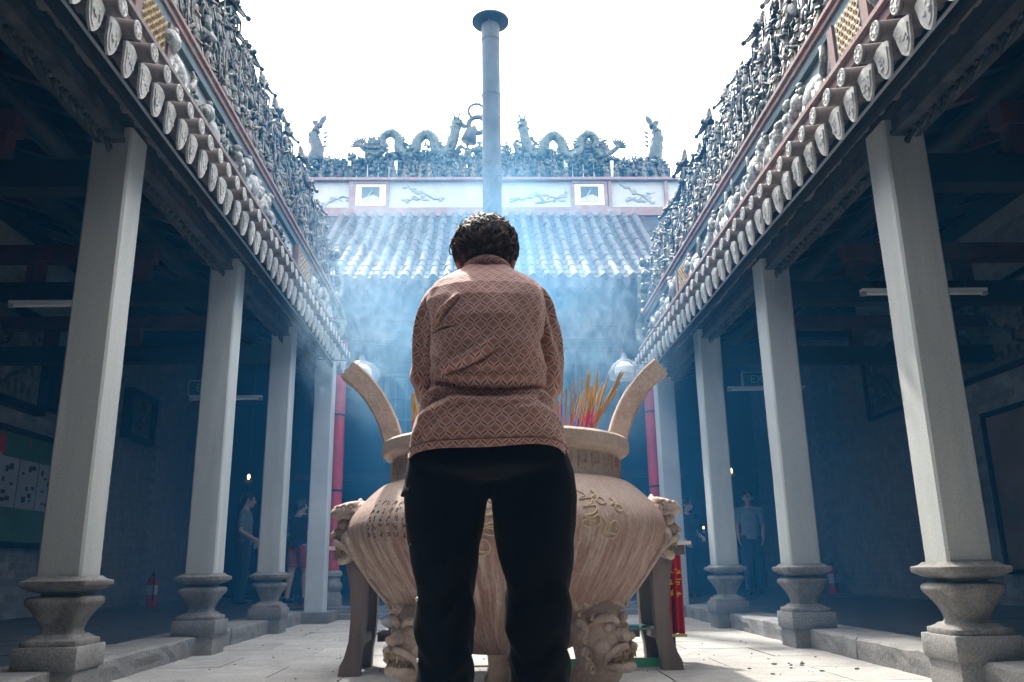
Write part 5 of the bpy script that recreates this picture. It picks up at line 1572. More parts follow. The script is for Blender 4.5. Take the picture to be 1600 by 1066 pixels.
def walker(name, label, loc, rz, H, shirt, trousers, shorts=False, stride=.10, arms=((.0,.05),(.0,.12)), skirt=False, longhair=False, carry=None, dark=False):
    """standing or strolling visitor, facing local -y, 1.65 m at H=1"""
    root = empty('person', loc, rz); tag(root, label, 'person')
    root.scale = (H, H, H)
    b = MB()
    P = head_shells(b, (0,-.03,1.535), (0,-1,-.12), (0,0,1))
    b.tube([(0,.01,1.34),(0,.0,1.42),(0,-.015,1.49)], [.055,.050,.052], 12, round_cap=True)
    b.tube([(0,.0,.90),(0,.0,1.05),(0,.005,1.2),(0,.01,1.33)], [.135,.120,.140,.10], 16, flat=.72, round_cap=True)
    hips = []
    for s, st in ((-1, stride), (1, -stride)):
        hip, kn, an = (s*.085,.0,.88), (s*.09,-st*.6-.015,.47), (s*.09,-st+.02,.085)
        hips.append((hip, kn, an))
        b.tube([hip, Vector(hip).lerp(Vector(kn),.5), kn, Vector(kn).lerp(Vector(an),.35)+Vector((0,.012,0)), an], [.085,.075,.054,.055,.036], 12, round_cap=True)
        b.tube([(an[0],an[1]+.03,.045),(an[0],an[1]-.06,.035),(an[0]+s*.01,an[1]-.14,.025)], [.036,.038,.028], 10, round_cap=True)
    A = []
    for s, (fw, bend) in zip((-1,1), arms):
        sh = Vector((s*.165,.01,1.325)); el = Vector((s*.205,.03-fw,1.06)); wr = el+Vector((-s*bend*.5,-.10-bend*.9,-.20+bend*.9))
        A.append((sh, el, wr))
        b.tube([(s*.09,.01,1.33), sh, sh.lerp(el,.55), el, el.lerp(wr,.45), wr], [.055,.056,.045,.037,.036,.025], 12, round_cap=True)
        hand(b, wr, wr-el, Vector((-s,0,0)), s, 1.0, .25)
    me = remesh(b, .0075, 3, [M['skin2']], 'body'); link('body', me, root)
    # shirt
    b = MB()
    b.tube([(0,.0,.86),(0,.0,.95),(0,.0,1.08),(0,.005,1.2),(0,.008,1.32),(0,.005,1.375)], [.160,.158,.142,.160,.125,.075], 18, flat=.74)
    for (sh, el, wr), s in zip(A, (-1,1)):
        b.tube([(s*.08,.01,1.325), sh, sh.lerp(el,.5), sh.lerp(el,.78)], [.07,.070,.060,.060], 12)
    link('shirt', remesh(b, .010, 3, [shirt], 'shirt'), root)
    b = MB()
    for hip, kn, an in hips:
        hv, kv, av = Vector(hip), Vector(kn), Vector(an)
        if shorts: b.tube([hv+Vector((0,0,.03)), hv.lerp(kv,.4), hv.lerp(kv,.80)], [.10,.098,.088], 14, round_cap=False)
        else: b.tube([hv+Vector((0,0,.03)), hv.lerp(kv,.5), kv, kv.lerp(av,.5), av+Vector((0,0,-.01))], [.102,.090,.072,.066,.058], 14)
    b.tube([(0,.0,.80),(0,0,.9),(0,.0,.97)], [.14,.150,.140], 16, flat=.74)
    link('trousers', remesh(b, .010, 3, [trousers], 'trousers'), root)
    for hip, kn, an in hips:
        q = MB(); q.tube([(an[0],an[1]+.035,.04),(an[0],an[1]-.06,.042),(an[0],an[1]-.155,.030)], [.045,.046,.034], 12, round_cap=True)
        for i, v in enumerate(q.v): q.v[i] = (v[0], v[1], max(.002, v[2]))
        q.build('shoe', M['black'], root, 2)
    hb = MB(); r = random.Random(int(loc[0]*100))
    hb.ell((0,-.012,1.572), (.084,.098,.088), 20, 12)
    hb.v = [(x, max(y, -.105+.0) if z < 1.56 else y, z) for x, y, z in hb.v]
    hb.ell((0,.04,1.535), (.080,.065,.08), 14, 10)
    if longhair: hb.tube([(0,.05,1.54),(0,.07,1.44),(0,.07,1.32)], [.085,.085,.05], 14, flat=.5, round_cap=True)
    for k in range(60):
        a = r.uniform(0,2*PI); z = r.uniform(1.55,1.65); q = math.sqrt(max(.0,1-((z-1.572)/.09)**2))
        p = Vector((.084*q*math.cos(a), -.012+.098*q*math.sin(a), z)); hb.tube([p, p+Vector((.01*math.cos(a),.012*math.sin(a),-.02)), p+Vector((.004*math.cos(a),.006*math.sin(a),-.05))], [.010,.010,.003], 5)
    ho = hb.build('hair', M['hair'], root, 2)
    return root
walker('person', 'person in grey short sleeved shirt and dark jeans between two left columns', (-3.74, 13.0, .145), R(95), .985, fabric('grey shirt', (.16,.19,.20)), fabric('dark jeans', (.025,.035,.05)), stride=.04, arms=((.0,.10),(.02,.05)))
walker('person', 'person in a black top and red shorts beside the plain left pier', (-2.90, 12.9, .145), R(150), .92, fabric('black top', (.012,.013,.015)), fabric('red shorts', (.38,.06,.06)), shorts=True, stride=.10, arms=((.03,.30),(.0,.18)), longhair=False)
walker('person', 'person in a dark top standing behind the visitor in red shorts', (-3.10, 13.9, .145), R(200), .98, fabric('dark top', (.02,.025,.03)), fabric('dark trousers', (.02,.02,.025)), stride=.03)
walker('person', 'person in a light blue shirt and jeans strolling between the two far right columns', (3.98, 13.0, .145), R(-18), .945, fabric('light blue shirt', (.22,.29,.36)), fabric('blue jeans', (.04,.08,.14)), stride=.14, arms=((.04,.03),(-.03,.03)))
walker('person', 'person in dark clothes standing in the smoke beside the pale right pier', (3.02, 13.0, .145), R(30), .88, fabric('dark navy top', (.02,.025,.035)), fabric('dark trousers', (.02,.025,.03)), stride=.05)
# blue bag on the hip of the visitor in shorts
o = MB(); o.ell((0,0,0),(.06,.05,.09),12,9); o = o.build('shoulder_bag', plain('bright blue bag', (.02,.18,.42), .6), None, 2); o.location = (-2.72,12.82,.93); o['kind']='thing'
tag(o, 'small bright blue bag held by the visitor in red shorts', 'bag')

# ------------------------------------------------------------ the worshipper
CX = -.075
def interp(tab, z):
    xs = [t[0] for t in tab]; return np.interp(z, xs, [t[1] for t in tab])
def shirt_mat():
    m, nt, b = new_mat('brown shirt with cream lattice')
    uv = nd(nt, 'ShaderNodeUVMap'); uv.uv_map = 'cloth'
    sx = nd(nt, 'ShaderNodeSeparateXYZ'); nt.links.new(uv.outputs[0], sx.inputs[0])
    A = fm(nt, 'DIVIDE', sx.outputs[0], .0325); B = fm(nt, 'DIVIDE', sx.outputs[1], .0460)
    # pointed ogee lattice: bend the diagonals
    bend = fm(nt, 'MULTIPLY', fm(nt, 'SINE', fm(nt, 'MULTIPLY', B, 4*PI)), .035)
    A2 = A
    p = fm(nt, 'ADD', A2, B); q = fm(nt, 'SUBTRACT', A2, B)
    wob = fm(nt, 'MULTIPLY', fm(nt, 'SINE', fm(nt, 'MULTIPLY', q, 2*PI)), .055)
    wob2 = fm(nt, 'MULTIPLY', fm(nt, 'SINE', fm(nt, 'MULTIPLY', p, 2*PI)), .055)
    def tri(x): return fm(nt, 'ABSOLUTE', fm(nt, 'SUBTRACT', fm(nt, 'FRACT', x), .5))   # .5 on the line, 0 mid cell
    t1 = tri(fm(nt, 'ADD', p, wob)); t2 = tri(fm(nt, 'ADD', q, wob2))
    def band(t, lo, hi):
        mr = nd(nt, 'ShaderNodeMapRange'); mr.interpolation_type = 'SMOOTHSTEP'
        mr.inputs[1].default_value = lo; mr.inputs[2].default_value = hi; nt.links.new(t, mr.inputs[0]); return mr.outputs[0]
    mx = fm(nt, 'MAXIMUM', t1, t2)
    mn = fm(nt, 'MINIMUM', t1, t2)
    line = fm(nt, 'MULTIPLY', band(mx, .325, .360), fm(nt, 'SUBTRACT', 1, band(mx, .395, .430)))
    dark = fm(nt, 'MULTIPLY', band(mx, .425, .450), fm(nt, 'SUBTRACT', 1, band(mn, .22, .34)))
    core = fm(nt, 'MULTIPLY', fm(nt, 'SUBTRACT', 1, band(mx, .19, .25)), 1.0)
    weave = noise(nt, uv.outputs[0], 900, 2, .5)
    tone = noise(nt, uv.outputs[0], 9, 3, .5)
    base = ramp(nt, tone, [(.3, (.42,.235,.205)), (.7, (.50,.255,.215))])
    core_c = cmix(nt, fm(nt, 'MULTIPLY', core, .75), base, (.33,.165,.145))
    c2 = cmix(nt, fm(nt, 'MULTIPLY', dark, .85), core_c, (.085,.052,.05))
    c3 = cmix(nt, fm(nt, 'MULTIPLY', line, .60), c2, (.80,.63,.54))
    c4 = cmix(nt, .30, c3, ramp(nt, weave, [(.3, (.45,.45,.45)), (.7, (1.2,1.2,1.2))]), 'MULTIPLY')
    nt.links.new(c4, b.inputs['Base Color']); b.inputs['Roughness'].default_value = .75
    b.inputs['Specular IOR Level'].default_value = .2; b.inputs['Sheen Weight'].default_value = .25; b.inputs['Sheen Roughness'].default_value = .4
    bp = nd(nt, 'ShaderNodeBump'); bp.inputs['Strength'].default_value = .25; bp.inputs['Distance'].default_value = .003
    nt.links.new(fm(nt, 'ADD', fm(nt, 'MULTIPLY', line, .5), fm(nt, 'MULTIPLY', weave, .5)), bp.inputs['Height'])
    nt.links.new(bp.outputs[0], b.inputs['Normal'])
    return m
M['shirt'] = shirt_mat()
def cloth_mesh(name, P, UV, mats, closed=True):
    nv, nu = P.shape[:2]
    me = bpy.data.meshes.new(name)
    idx = np.arange(nv*nu).reshape(nv, nu)
    k2 = np.roll(idx, -1, 1) if closed else None
    if closed: F = np.stack([idx[:-1], k2[:-1], k2[1:], idx[1:]], -1).reshape(-1, 4)
    else: F = np.stack([idx[:-1,:-1], idx[:-1,1:], idx[1:,1:], idx[1:,:-1]], -1).reshape(-1, 4)
    me.from_pydata(P.reshape(-1,3).tolist(), [], F.tolist())
    if UV is not None:
        # per-loop uv, unwrapping the seam
        lay = me.uv_layers.new(name='cloth')
        u = UV.reshape(-1,2)[F.reshape(-1)].reshape(-1,4,2).copy()
        if closed:
            per = UV[:, -1, 0]-UV[:, 0, 0]; step = per/(nu-1)
            seam = (np.arange(len(F)) % nu) == nu-1
            rows = np.arange(len(F))//nu
            for j in (1, 2):
                rr = rows[seam]+(0 if j == 1 else 1)
                u[seam, j, 0] = UV[rr, -1, 0]+step[rr]
        lay.data.foreach_set('uv', u.reshape(-1).astype(np.float32))
    for m in mats: me.materials.append(m)
    me.update(); me.shade_smooth(); return me

WT = [(.880,.2065),(.92,.2020),(.96,.1920),(.985,.182),(1.01,.170),(1.035,.156),(1.06,.1505),(1.10,.1490),(1.16,.1490),(1.20,.1520),(1.25,.1590),(1.29,.1615),(1.32,.156),(1.345,.143),(1.365,.120),(1.382,.092),(1.396,.072),(1.408,.061)]
YB = [(.880,1.992),(.93,1.985),(.98,1.995),(1.03,2.020),(1.05,2.022),(1.09,2.004),(1.15,1.996),(1.22,2.000),(1.28,2.018),(1.32,2.042),(1.35,2.070),(1.375,2.100),(1.395,2.124),(1.408,2.138)]
YF = [(.880,2.300),(.95,2.305),(1.05,2.300),(1.15,2.318),(1.25,2.315),(1.32,2.285),(1.37,2.262),(1.408,2.255)]
def px2(x, y):      # picture pixels of the reference to the back plane of the shirt, for the fold lines only
    return (-.0755+(x-761)*.001635, 1.14+(560-y)*.00163)
FOLDS = [  # polyline, amplitude (m, + outward), width (m)
 ([(668,604),(690,612),(720,622),(760,626),(800,624),(840,618),(862,610)], -.010, .0085),
 ([(668,590),(700,604),(740,612),(790,612),(835,606),(860,600)], .006, .014),
 ([(690,640),(740,647),(790,648),(835,643)], .006, .010),
 ([(700,634),(750,637),(800,636),(840,632)], -.005, .006),
 ([(674,528),(690,527),(712,529)], -.006, .004),
 ([(676,520),(692,498),(714,476)], .0075, .006),
 ([(682,522),(698,502),(718,482)], -.005, .006),
 ([(672,560),(690,575),(705,592)], .003, .008),
 ([(690,594),(720,585),(745,574),(768,557)], .0065, .010),
 ([(692,604),(725,594),(752,584),(775,568)], -.0055, .007),
 ([(862,592),(845,580),(832,568)], .004, .008),
 ([(850,480),(842,500),(838,520)], .004, .007),
 ([(858,528),(850,540),(846,560)], -.004, .006),
 ([(658,640),(672,626),(700,618)], .009, .009),
 ([(656,655),(680,640),(705,636)], -.007, .007),
 ([(655,668),(684,655),(712,646)], .006, .009),
 ([(700,672),(716,655),(730,648)], -.003, .006),
 ([(866,640),(850,630),(838,624)], .008, .010),
 ([(872,660),(852,648),(836,640)], -.006, .008),
 ([(646,700),(660,670),(676,645)], .005, .008),
 ([(652,712),(668,690),(690,665)], -.004, .008),
 ([(880,690),(868,668),(856,652)], .004, .009),
 ([(800,662),(830,656),(862,648)], .003, .010),
 ([(672,560),(674,590),(672,606)], -.006, .006),
 ([(853,530),(857,560),(858,598)], -.006, .006),
]
def fold_disp(X, Z, folds, rng=None):
    D = np.zeros_like(X)
    for pts, amp, w in folds:
        best = np.full_like(X, 1e9); tb = np.zeros_like(X)
        q = [px2(*p) for p in pts]; n = len(q)-1
        for i in range(n):
            (ax, az), (bx_, bz) = q[i], q[i+1]
            dx, dz = bx_-ax, bz-az; L2 = dx*dx+dz*dz
            t = np.clip(((X-ax)*dx+(Z-az)*dz)/L2, 0, 1)
            d = (X-ax-t*dx)**2+(Z-az-t*dz)**2
            m = d < best; best = np.where(m, d, best); tb = np.where(m, (i+t)/n, tb)
        taper = np.sqrt(np.clip(np.sin(np.pi*np.clip(tb*.96+.02, 0, 1)), 0, 1))
        D += amp*taper*np.exp(-best/(w*w))
    return D
def smooth_noise(U, V, seed, fu, fv, n=5):
    r = np.random.RandomState(seed); out = np.zeros_like(U)
    for k in range(n):
        out += np.sin(U*fu*r.uniform(.5,1.6)+V*fv*r.uniform(-1.2,1.2)+r.uniform(0,6.3))/n
    return out
woman = empty('person', (CX, 2.16, 0))
tag(woman, 'person seen from behind in brown lattice patterned shirt and black trousers, bowing', 'person')
def wl(me, name):      # meshes below are laid out in world coordinates
    o = link(name, me, woman); o.location = (-CX, -2.16, 0); return o
# body: one continuous skin
b = MB()
HC = (CX-.002, 2.235, 1.448)
HF = (0, 1, -.42); HU = (0, .40, 1)
HP = head_shells(b, HC, HF, HU, .93)
b.tube([(CX,2.175,1.32),(CX,2.19,1.38),(CX,2.205,1.44)], [.060,.054,.056], 14, round_cap=True)
b.tube([(CX,2.15,.97),(CX,2.155,1.02),(CX,2.155,1.15),(CX,2.17,1.27),(CX,2.175,1.33)], [.130,.130,.128,.118,.08], 18, flat=.70, round_cap=True)
LEG = []
for s, xs in ((-1, (-.172,-.178,-.180)), (1, (.030,.040,.042))):
    hip, kn, an = Vector((xs[0]+(.02 if s<0 else -.02),2.155,.84)), Vector((xs[1],2.135,.46)), Vector((xs[2],2.17,.085))
    LEG.append((hip, kn, an))
    b.tube([hip, hip.lerp(kn,.5), kn, kn.lerp(an,.35), an], [.066,.060,.050,.052,.036], 14, round_cap=True)
    b.tube([(an.x,an.y-.035,.045),(an.x,an.y+.05,.038),(an.x+s*.01,an.y+.14,.028)], [.036,.040,.030], 10, round_cap=True)
ARM = []
for s in (-1, 1):
    sh, el, wr = Vector((CX+s*.128,2.165,1.305)), Vector((CX+s*.158,2.205,1.075)), Vector((CX+s*.030,2.405,1.215))
    ARM.append((s, sh, el, wr))
    b.tube([(CX+s*.06,2.17,1.32), sh, sh.lerp(el,.5), el, el.lerp(wr,.4), wr], [.05,.045,.040,.036,.036,.026], 14, round_cap=True)
    hand(b, wr, Vector((-s*.10,.35,.85)), Vector((-s,.1,.0)), s, .95, .12)
wl(remesh(b, .005, 3, [M['skin']], 'body'), 'body')
# shirt torso
NU, NV = 360, 330
zz = np.concatenate([np.linspace(.880, 1.30, 240), np.linspace(1.30, 1.408, 91)[1:]])
th = np.linspace(0, 2*np.pi, NU, endpoint=False)
TH, ZZ = np.meshgrid(th, zz)
W = interp(WT, zz)[:, None]; yb = interp(YB, zz)[:, None]; yf = interp(YF, zz)[:, None]
yc = (2.15*.5+(yb+yf)*.25)
ca, sa = np.cos(TH), np.sin(TH)
e = 2.35
q = (np.abs(ca)**e+np.abs(sa)**e)**(-1/e)
X = CX+W*ca*q
Y = yc+np.where(sa < 0, (yc-yb), (yf-yc))*sa*q
Z = ZZ.copy()
back = np.clip(-sa*1.6+.55, 0, 1)
D = fold_disp(X, Z, FOLDS)*back*1.5
arc = np.abs(np.cos(TH))
D += smooth_noise(TH, ZZ, 3, 6, 40)*.0034+smooth_noise(TH, ZZ, 5, 14, 90)*.0014
# soft bulge of the back above the waist crease and full hips below
D += .006*np.exp(-((ZZ-1.115)/.05)**2)*back
D += np.where(ZZ < .93, .004*np.sin(TH*7+.6)*np.clip((.95-ZZ)/.06, 0, 1), 0)
nx, ny = ca*np.abs(ca)**.3, sa
ln = np.sqrt(nx**2+ny**2); X += D*nx/ln; Y += D*ny/ln
Z += np.where(ZZ < .93, (-.006*np.sin(TH*2+.8)+.004*np.sin(TH*5))*np.clip((.93-ZZ)/.05, 0, 1), 0)
ds = np.sqrt(np.diff(X, axis=1, append=X[:, :1])**2+np.diff(Y, axis=1, append=Y[:, :1])**2)
# u measured from the middle of the back so the lattice hangs straight
k0 = np.argmin(np.abs(th-1.5*np.pi))
Xb, Yb = np.roll(X, -k0+NU//2, 1), np.roll(Y, -k0+NU//2, 1)
dsb = np.sqrt(np.diff(Xb, axis=1)**2+np.diff(Yb, axis=1)**2); ub = np.concatenate([np.zeros((NV, 1)), np.cumsum(dsb, 1)], 1); ub -= ub[:, NU//2][:, None]
# keep cell width even over the height: blend with a fixed girth
gir = np.interp(zz, [.88,1.02,1.10,1.32,1.41], [.92,.97,1.0,1.0,1.02])[:, None]
Xr, Yr, Zr = Xb, Yb, np.roll(Z, -k0+NU//2, 1)
yb_line = np.concatenate([[0], np.cumsum(np.sqrt(np.diff(yb[:,0])**2+np.diff(zz)**2))])
UV = np.stack([ub*gir, np.broadcast_to(yb_line[:, None], ub.shape)], -1)
P3 = np.stack([Xr, Yr, Zr], -1)
# turned hem: inner return so that the edge has thickness
inner = P3[:1].copy(); cxy = np.array([CX, 2.15]); 
d2 = inner[..., :2]-cxy; inner[..., :2] = cxy+d2*.965; inner[..., 2] += .004
inner2 = inner.copy(); inner2[..., 2] += .03
P3 = np.concatenate([inner2, inner, P3], 0); UV = np.concatenate([UV[:1], UV[:1], UV], 0)
shirt = wl(cloth_mesh('shirt', P3, UV, [M['shirt']]), 'shirt')
# sewn hem line
b = MB(); P = [Vector(p) for p in P3[2+11][::4]]
P = [p+Vector(((p.x-CX), (p.y-2.15), 0)).normalized()*.0012 for p in P]
b.tube(P, .0012, 4, closed=True); o = b.build('hem_seam', plain('brown thread', (.13,.08,.065), .9), shirt)
# collar
n = 96; rows = []; uvr = []
prof = [(.0615,1.392,.0),(.066,1.402,-.004),(.067,1.414,-.006),(.0645,1.4215,-.004),(.060,1.424,.002),(.0565,1.418,.006),(.055,1.400,.010)]
for i, (q, z, dy) in enumerate(prof):
    row = []; ur = []
    for k in range(n):
        a = 2*PI*k/n; c, s_ = math.cos(a), math.sin(a)
        drop = -.010*(1+s_)*.5-.012*abs(c)**2
        row.append((CX+q*1.06*c+.002, 2.196+(q*1.08 if s_ < 0 else q)*s_+dy*(1 if s_ < 0 else -1)*0+(.030 if False else 0), z+drop*1.0+(.004 if s_ < 0 else 0))); ur.append((q*a, z+.004*i))
    rows.append(row); uvr.append(ur)
wl(cloth_mesh('collar', np.array(rows), np.array(uvr), [M['shirt']]), 'collar')
# sleeves: shoulder to elbow, then the forearm reaching forward
SF = {-1: [], 1: []}
for s, sh, el, wr in ARM:
    path = [Vector((CX+s*.085,2.165,1.318)), Vector((CX+s*.118,2.162,1.298)), Vector((CX+s*.137,2.163,1.255)), Vector((CX+s*.150,2.168,1.19)), Vector((CX+s*.158,2.178,1.13)), Vector((CX+s*.158,2.190,1.088)), Vector((CX+s*.150,2.215,1.066)), Vector((CX+s*.130,2.255,1.085)), Vector((CX+s*.105,2.295,1.115))]
    rad = [.046,.052,.050,.048,.047,.0465,.046,.046,.048]
    cp_, cr_ = [], []
    m = 14
    for i in range(len(path)-1):
        p0, p1, p2, p3 = [path[max(0,min(len(path)-1,j))] for j in (i-1,i,i+1,i+2)]
        for k in range(m):
            t = k/m; cp_.append(.5*((2*p1)+(p2-p0)*t+(2*p0-5*p1+4*p2-p3)*t*t+(3*p1-p0-3*p2+p3)*t**3)); cr_.append(rad[i]+(rad[i+1]-rad[i])*t)
    cp_.append(path[-1]); cr_.append(rad[-1])
    nu = 96; rows = []; uvr = []; L = 0; nrm = None
    for i, p in enumerate(cp_):
        t = (cp_[min(i+1,len(cp_)-1)]-cp_[max(i-1,0)]).normalized()
        if nrm is None: nrm = (Vector((0,-1,0))-t*Vector((0,-1,0)).dot(t)).normalized()
        else: nrm = (nrm-t*nrm.dot(t)).normalized()
        bn_ = t.cross(nrm)
        if i: L += (p-cp_[i-1]).length
        row = []; ur = []
        for k in range(nu):
            a = 2*PI*k/nu
            # long stretch folds falling from the shoulder, puckers at the elbow
            f = .0062*math.sin(a*6+1.0*s+L*16)*max(0,min(1,(L-.02)/.05))*max(0,min(1,(.26-L)/.10))
            f += .0022*math.sin(a*11+s*2-L*22)*max(0,min(1,(.22-L)/.1))
            f += .0045*math.sin(L*105+2.2*math.sin(a)+s)*max(0,min(1,(L-.19)/.06))*(.35+.65*max(0,math.sin(a*1+.5)))
            q = cr_[i]+f
            row.append(tuple(p+(nrm*math.cos(a)+bn_*math.sin(a))*q)); ur.append((a*.048+.011*s, -L+.02))
        rows.append(row); uvr.append(ur)
    P = np.array(rows); ci = np.array([tuple(cp_[-1])])
    last = P[-1:]; inn = ci+(last-ci)*.93; inn2 = inn+np.array([0,-.03,-.02])
    P = np.concatenate([P, inn, inn2], 0); U = np.array(uvr); U = np.concatenate([U, U[-1:], U[-1:]], 0)
    wl(cloth_mesh('sleeve', P, U, [M['shirt']]), 'sleeve')
# trousers
b = MB()
b.tube([(CX,2.152,.812),(CX,2.152,.832),(CX,2.152,.85),(CX,2.15,.90),(CX,2.15,.97)], [.13,.195,.206,.196,.170], 28, flat=.74)
for (hip, kn, an), s in zip(LEG, (-1, 1)):
    tab = ((.86,-.170,.100),(.81,-.179,.099),(.77,-.1835,.0955),(.69,-.1855,.0875),(.58,-.183,.0670),(.43,-.183,.0630),(.33,-.183,.0590),(.20,-.182,.063),(.06,-.183,.066)) if s < 0 else ((.86,.022,.100),(.81,.037,.101),(.77,.0425,.0985),(.69,.041,.0935),(.58,.046,.0750),(.43,.044,.0690),(.33,.046,.0610),(.20,.043,.063),(.06,.042,.066))
    b.tube([(x, 2.155-.02*math.sin((.9-z)*3), z) for z, x, w in tab], [w for z, x, w in tab], 22, flat=1.12)
tm_ = remesh(b, .006, 6, [], 'trousers')
v = np.empty(len(tm_.vertices)*3, np.float32); tm_.vertices.foreach_get('co', v); v = v.reshape(-1,3)
nn_ = np.empty(len(tm_.vertices)*3, np.float32); tm_.vertices.foreach_get('normal', nn_); nn_ = nn_.reshape(-1,3)
an_ = np.arctan2(v[:,1]-2.155, v[:,0]-np.where(v[:,0] < CX, -.178, .04))
dd = .0045*np.sin(v[:,2]*46+2.4*np.sin(an_*2)+an_)*np.clip((.75-v[:,2])/.2,0,1)+.003*np.sin(v[:,2]*90+3*np.sin(an_*3+1))*np.clip((.6-v[:,2])/.2,0,1)
v += nn_*dd[:,None]; tm_.vertices.foreach_set('co', v.reshape(-1)); tm_.update()
M['trouser'] = fabric('black cotton twill', (.0035,.0035,.0038), (.005,.005,.0054), 7, .95, 800)
M['trouser'].node_tree.nodes['Principled BSDF'].inputs['Sheen Weight'].default_value = .03
tm_.materials.append(M['trouser']); tro = wl(tm_, 'trousers')
for s in (-1, 1):
    xo = CX+s*.197
    b = MB()
    rows = []
    for z, o_, w in ((.655,.003,.060),(.66,.010,.064),(.72,.014,.066),(.785,.012,.066),(.80,.004,.064)):
        rows.append([(xo+s*(o_-.022*abs(t)**1.5-.035*max(0,(.74-z)*1.2)), 2.155+w*t, z) for t in np.linspace(-1,1,9)])
    b.grid(rows); b.grid([[(x-s*.02,y,z) for x,y,z in row] for row in rows])
    b.build('pocket', M['trouser'], tro, 2)
    b = MB(); rows = []
    for z, o_, w in ((.778,.024,.071),(.782,.027,.072),(.806,.019,.071),(.832,.006,.069)):
        rows.append([(xo+s*(o_-.022*abs(t)**1.5+.002*math.sin(t*9)), 2.155+w*t, z-.005*t*s) for t in np.linspace(-1,1,11)])
    b.grid(rows); b.grid([[(x-s*.012,y,z+.002) for x,y,z in row] for row in rows]); 
    b.build('pocket_flap', M['trouser'], tro, 2)
# press studs down the outside of the left leg
for z in (.66,.60,.53,.46,.39,.32,.25):
    xo = float(np.interp(z, [.06,.20,.33,.43,.58,.69], [-.252,-.249,-.2475,-.2515,-.2545,-.2735]))
    b = MB(); b.ell((xo+.005, 2.116, z), (.0050,.0050,.0050), 10, 8); b.ell((xo+.001, 2.113, z), (.0024,.0024,.0024), 7, 5)
    b.build('press_stud', plain('steel stud', (.62,.62,.62), .25, .8), tro)
for (hip, kn, an), s in zip(LEG, (-1, 1)):
    q = MB(); q.tube([(an.x,an.y-.045,.045),(an.x,an.y+.06,.045),(an.x+s*.012,an.y+.165,.032)], [.047,.049,.036], 14, round_cap=True)
    q.v = [(x, y, max(.008, z)) for x, y, z in q.v]
    q.build('shoe', M['black'], None, 2); o = bpy.data.objects[-1] if False else COL.objects[-1]
    o.parent = woman; o.location = (-CX, -2.16, 0)
# hair: cap of clumps and loose curled locks
fw = Vector(HF).normalized(); up = (Vector(HU)-fw*Vector(HU).dot(fw)).normalized(); rt = fw.cross(up)
def hpnt(x, y, z): return Vector(HC)+rt*x+fw*y+up*z
def hair_mat():
    m, nt, b = new_mat('dark hair with painted highlights')
    g = nd(nt, 'ShaderNodeNewGeometry').outputs['Position']
    nt.links.new(ramp(nt, noise(nt, g, 45, 3, .6), [(.36, (.026,.016,.012)), (.54, (.085,.050,.036)), (.68, (.20,.135,.10))]), b.inputs['Base Color'])  # lightest brown stop paints highlights into the hair colour
    b.inputs['Roughness'].default_value = .5; b.inputs['Specular IOR Level'].default_value = .4
    b.inputs['Anisotropic'].default_value = .4
    return m
M['whair'] = hair_mat()
r = random.Random(31)
# outline follows the skull, slightly full at the crown and the sides
def scalp(a, t, k=1.0):
    """a: heading (0 = back of the head), t: 0 crown .. 1 nape"""
    el = PI/2-t*2.45
    R_ = .098*k
    x = (.0885-.022*max(0,-math.sin(el)))*k*math.cos(el)*math.sin(a); y = -.018-.100*k*math.cos(el)*math.cos(a); z = .022+.098*k*math.sin(el)
    return hpnt(x, y, z)
b = MB(); rows = []
for i in range(30):
    t = i/29
    row = []
    for k in range(80):
        a = 2*PI*k/80
        ab = abs(((a+PI) % (2*PI))-PI); tt = t*(1.0 if ab < .8 else max(.52, 1.0-.36*(ab-.8)))
        w = .93+.028*math.sin(9*a+5*t)+.022*math.sin(17*a-13*t+1)+.018*math.sin(26*t+5*a)
        row.append(scalp(a, tt, w))
    rows.append(row)
b.grid(rows, True)
cap = wl(b.mesh('hair', M['whair'], 2), 'hair')
b = MB()
for k in range(2200):
    a = r.uniform(-1.95,1.95) if r.random() < .8 else r.uniform(-PI,PI)
    t = r.uniform(.02,.90)
    t *= 1.0 if abs(a) < .8 else max(.5, 1.0-.38*(abs(a)-.8))
    L = r.uniform(.10,.26); P = []; kk = r.uniform(.95,1.06); da = r.gauss(0,.35); ph_ = r.uniform(0,6.3); amp = r.uniform(.015,.05)
    n = 7
    for j in range(n):
        f = j/(n-1)
        P.append(scalp(a+da*f+amp*math.sin(ph_+f*5), min(1.04-.30*max(0,abs(a)-.8), t+L*f), kk+.05*math.sin(f*PI)*r.uniform(.6,1)+(.012 if f > .8 else 0)))
    w = r.uniform(.0008,.0019)
    b.tube(P, [w*.7,w,w,w,w*.9,w*.6,w*.2], 4, cap=False)
# springy curls at the sides and crown
for k in range(150):
    a = r.choice((-1,1))*r.uniform(.7,1.9) if r.random() < .75 else r.uniform(-.9,.9)
    t = r.uniform(.25,.62) if abs(a) > .7 else r.uniform(.1,.45)
    c0 = scalp(a, t, 1.02); out = (c0-Vector(HC)).normalized(); tan = out.cross(up)*r.choice((-1,1))
    q = r.uniform(.008,.018); P = []
    for j in range(9):
        ang = j/8*r.uniform(3.5,5.5)
        P.append(c0+out*(q*(1-math.cos(ang))*.55-.003)+(-up*.7+tan*.7).normalized()*q*math.sin(ang)*1.1+(-up)*.010*j/8)
    b.tube(P, [.0024,.0026,.0026,.0025,.0023,.002,.0016,.001,.0004], 4, cap=False)
o = b.build('hair_lock', M['whair'], cap, 2); o['kind'] = 'stuff'
# folded incense bundle between the palms
ib = empty('incense_bundle', (CX, 2.43, 1.22)); tag(ib, 'thin bundle of incense sticks held between the palms of the worshipper', 'incense')
for k in range(3):
    bq = MB(); bq.tube([(.004*(k-1), .0, -.02), (.004*(k-1), .12, .12)], .0022, 5); bq.build('stick_base', M['stick_p'], ib)

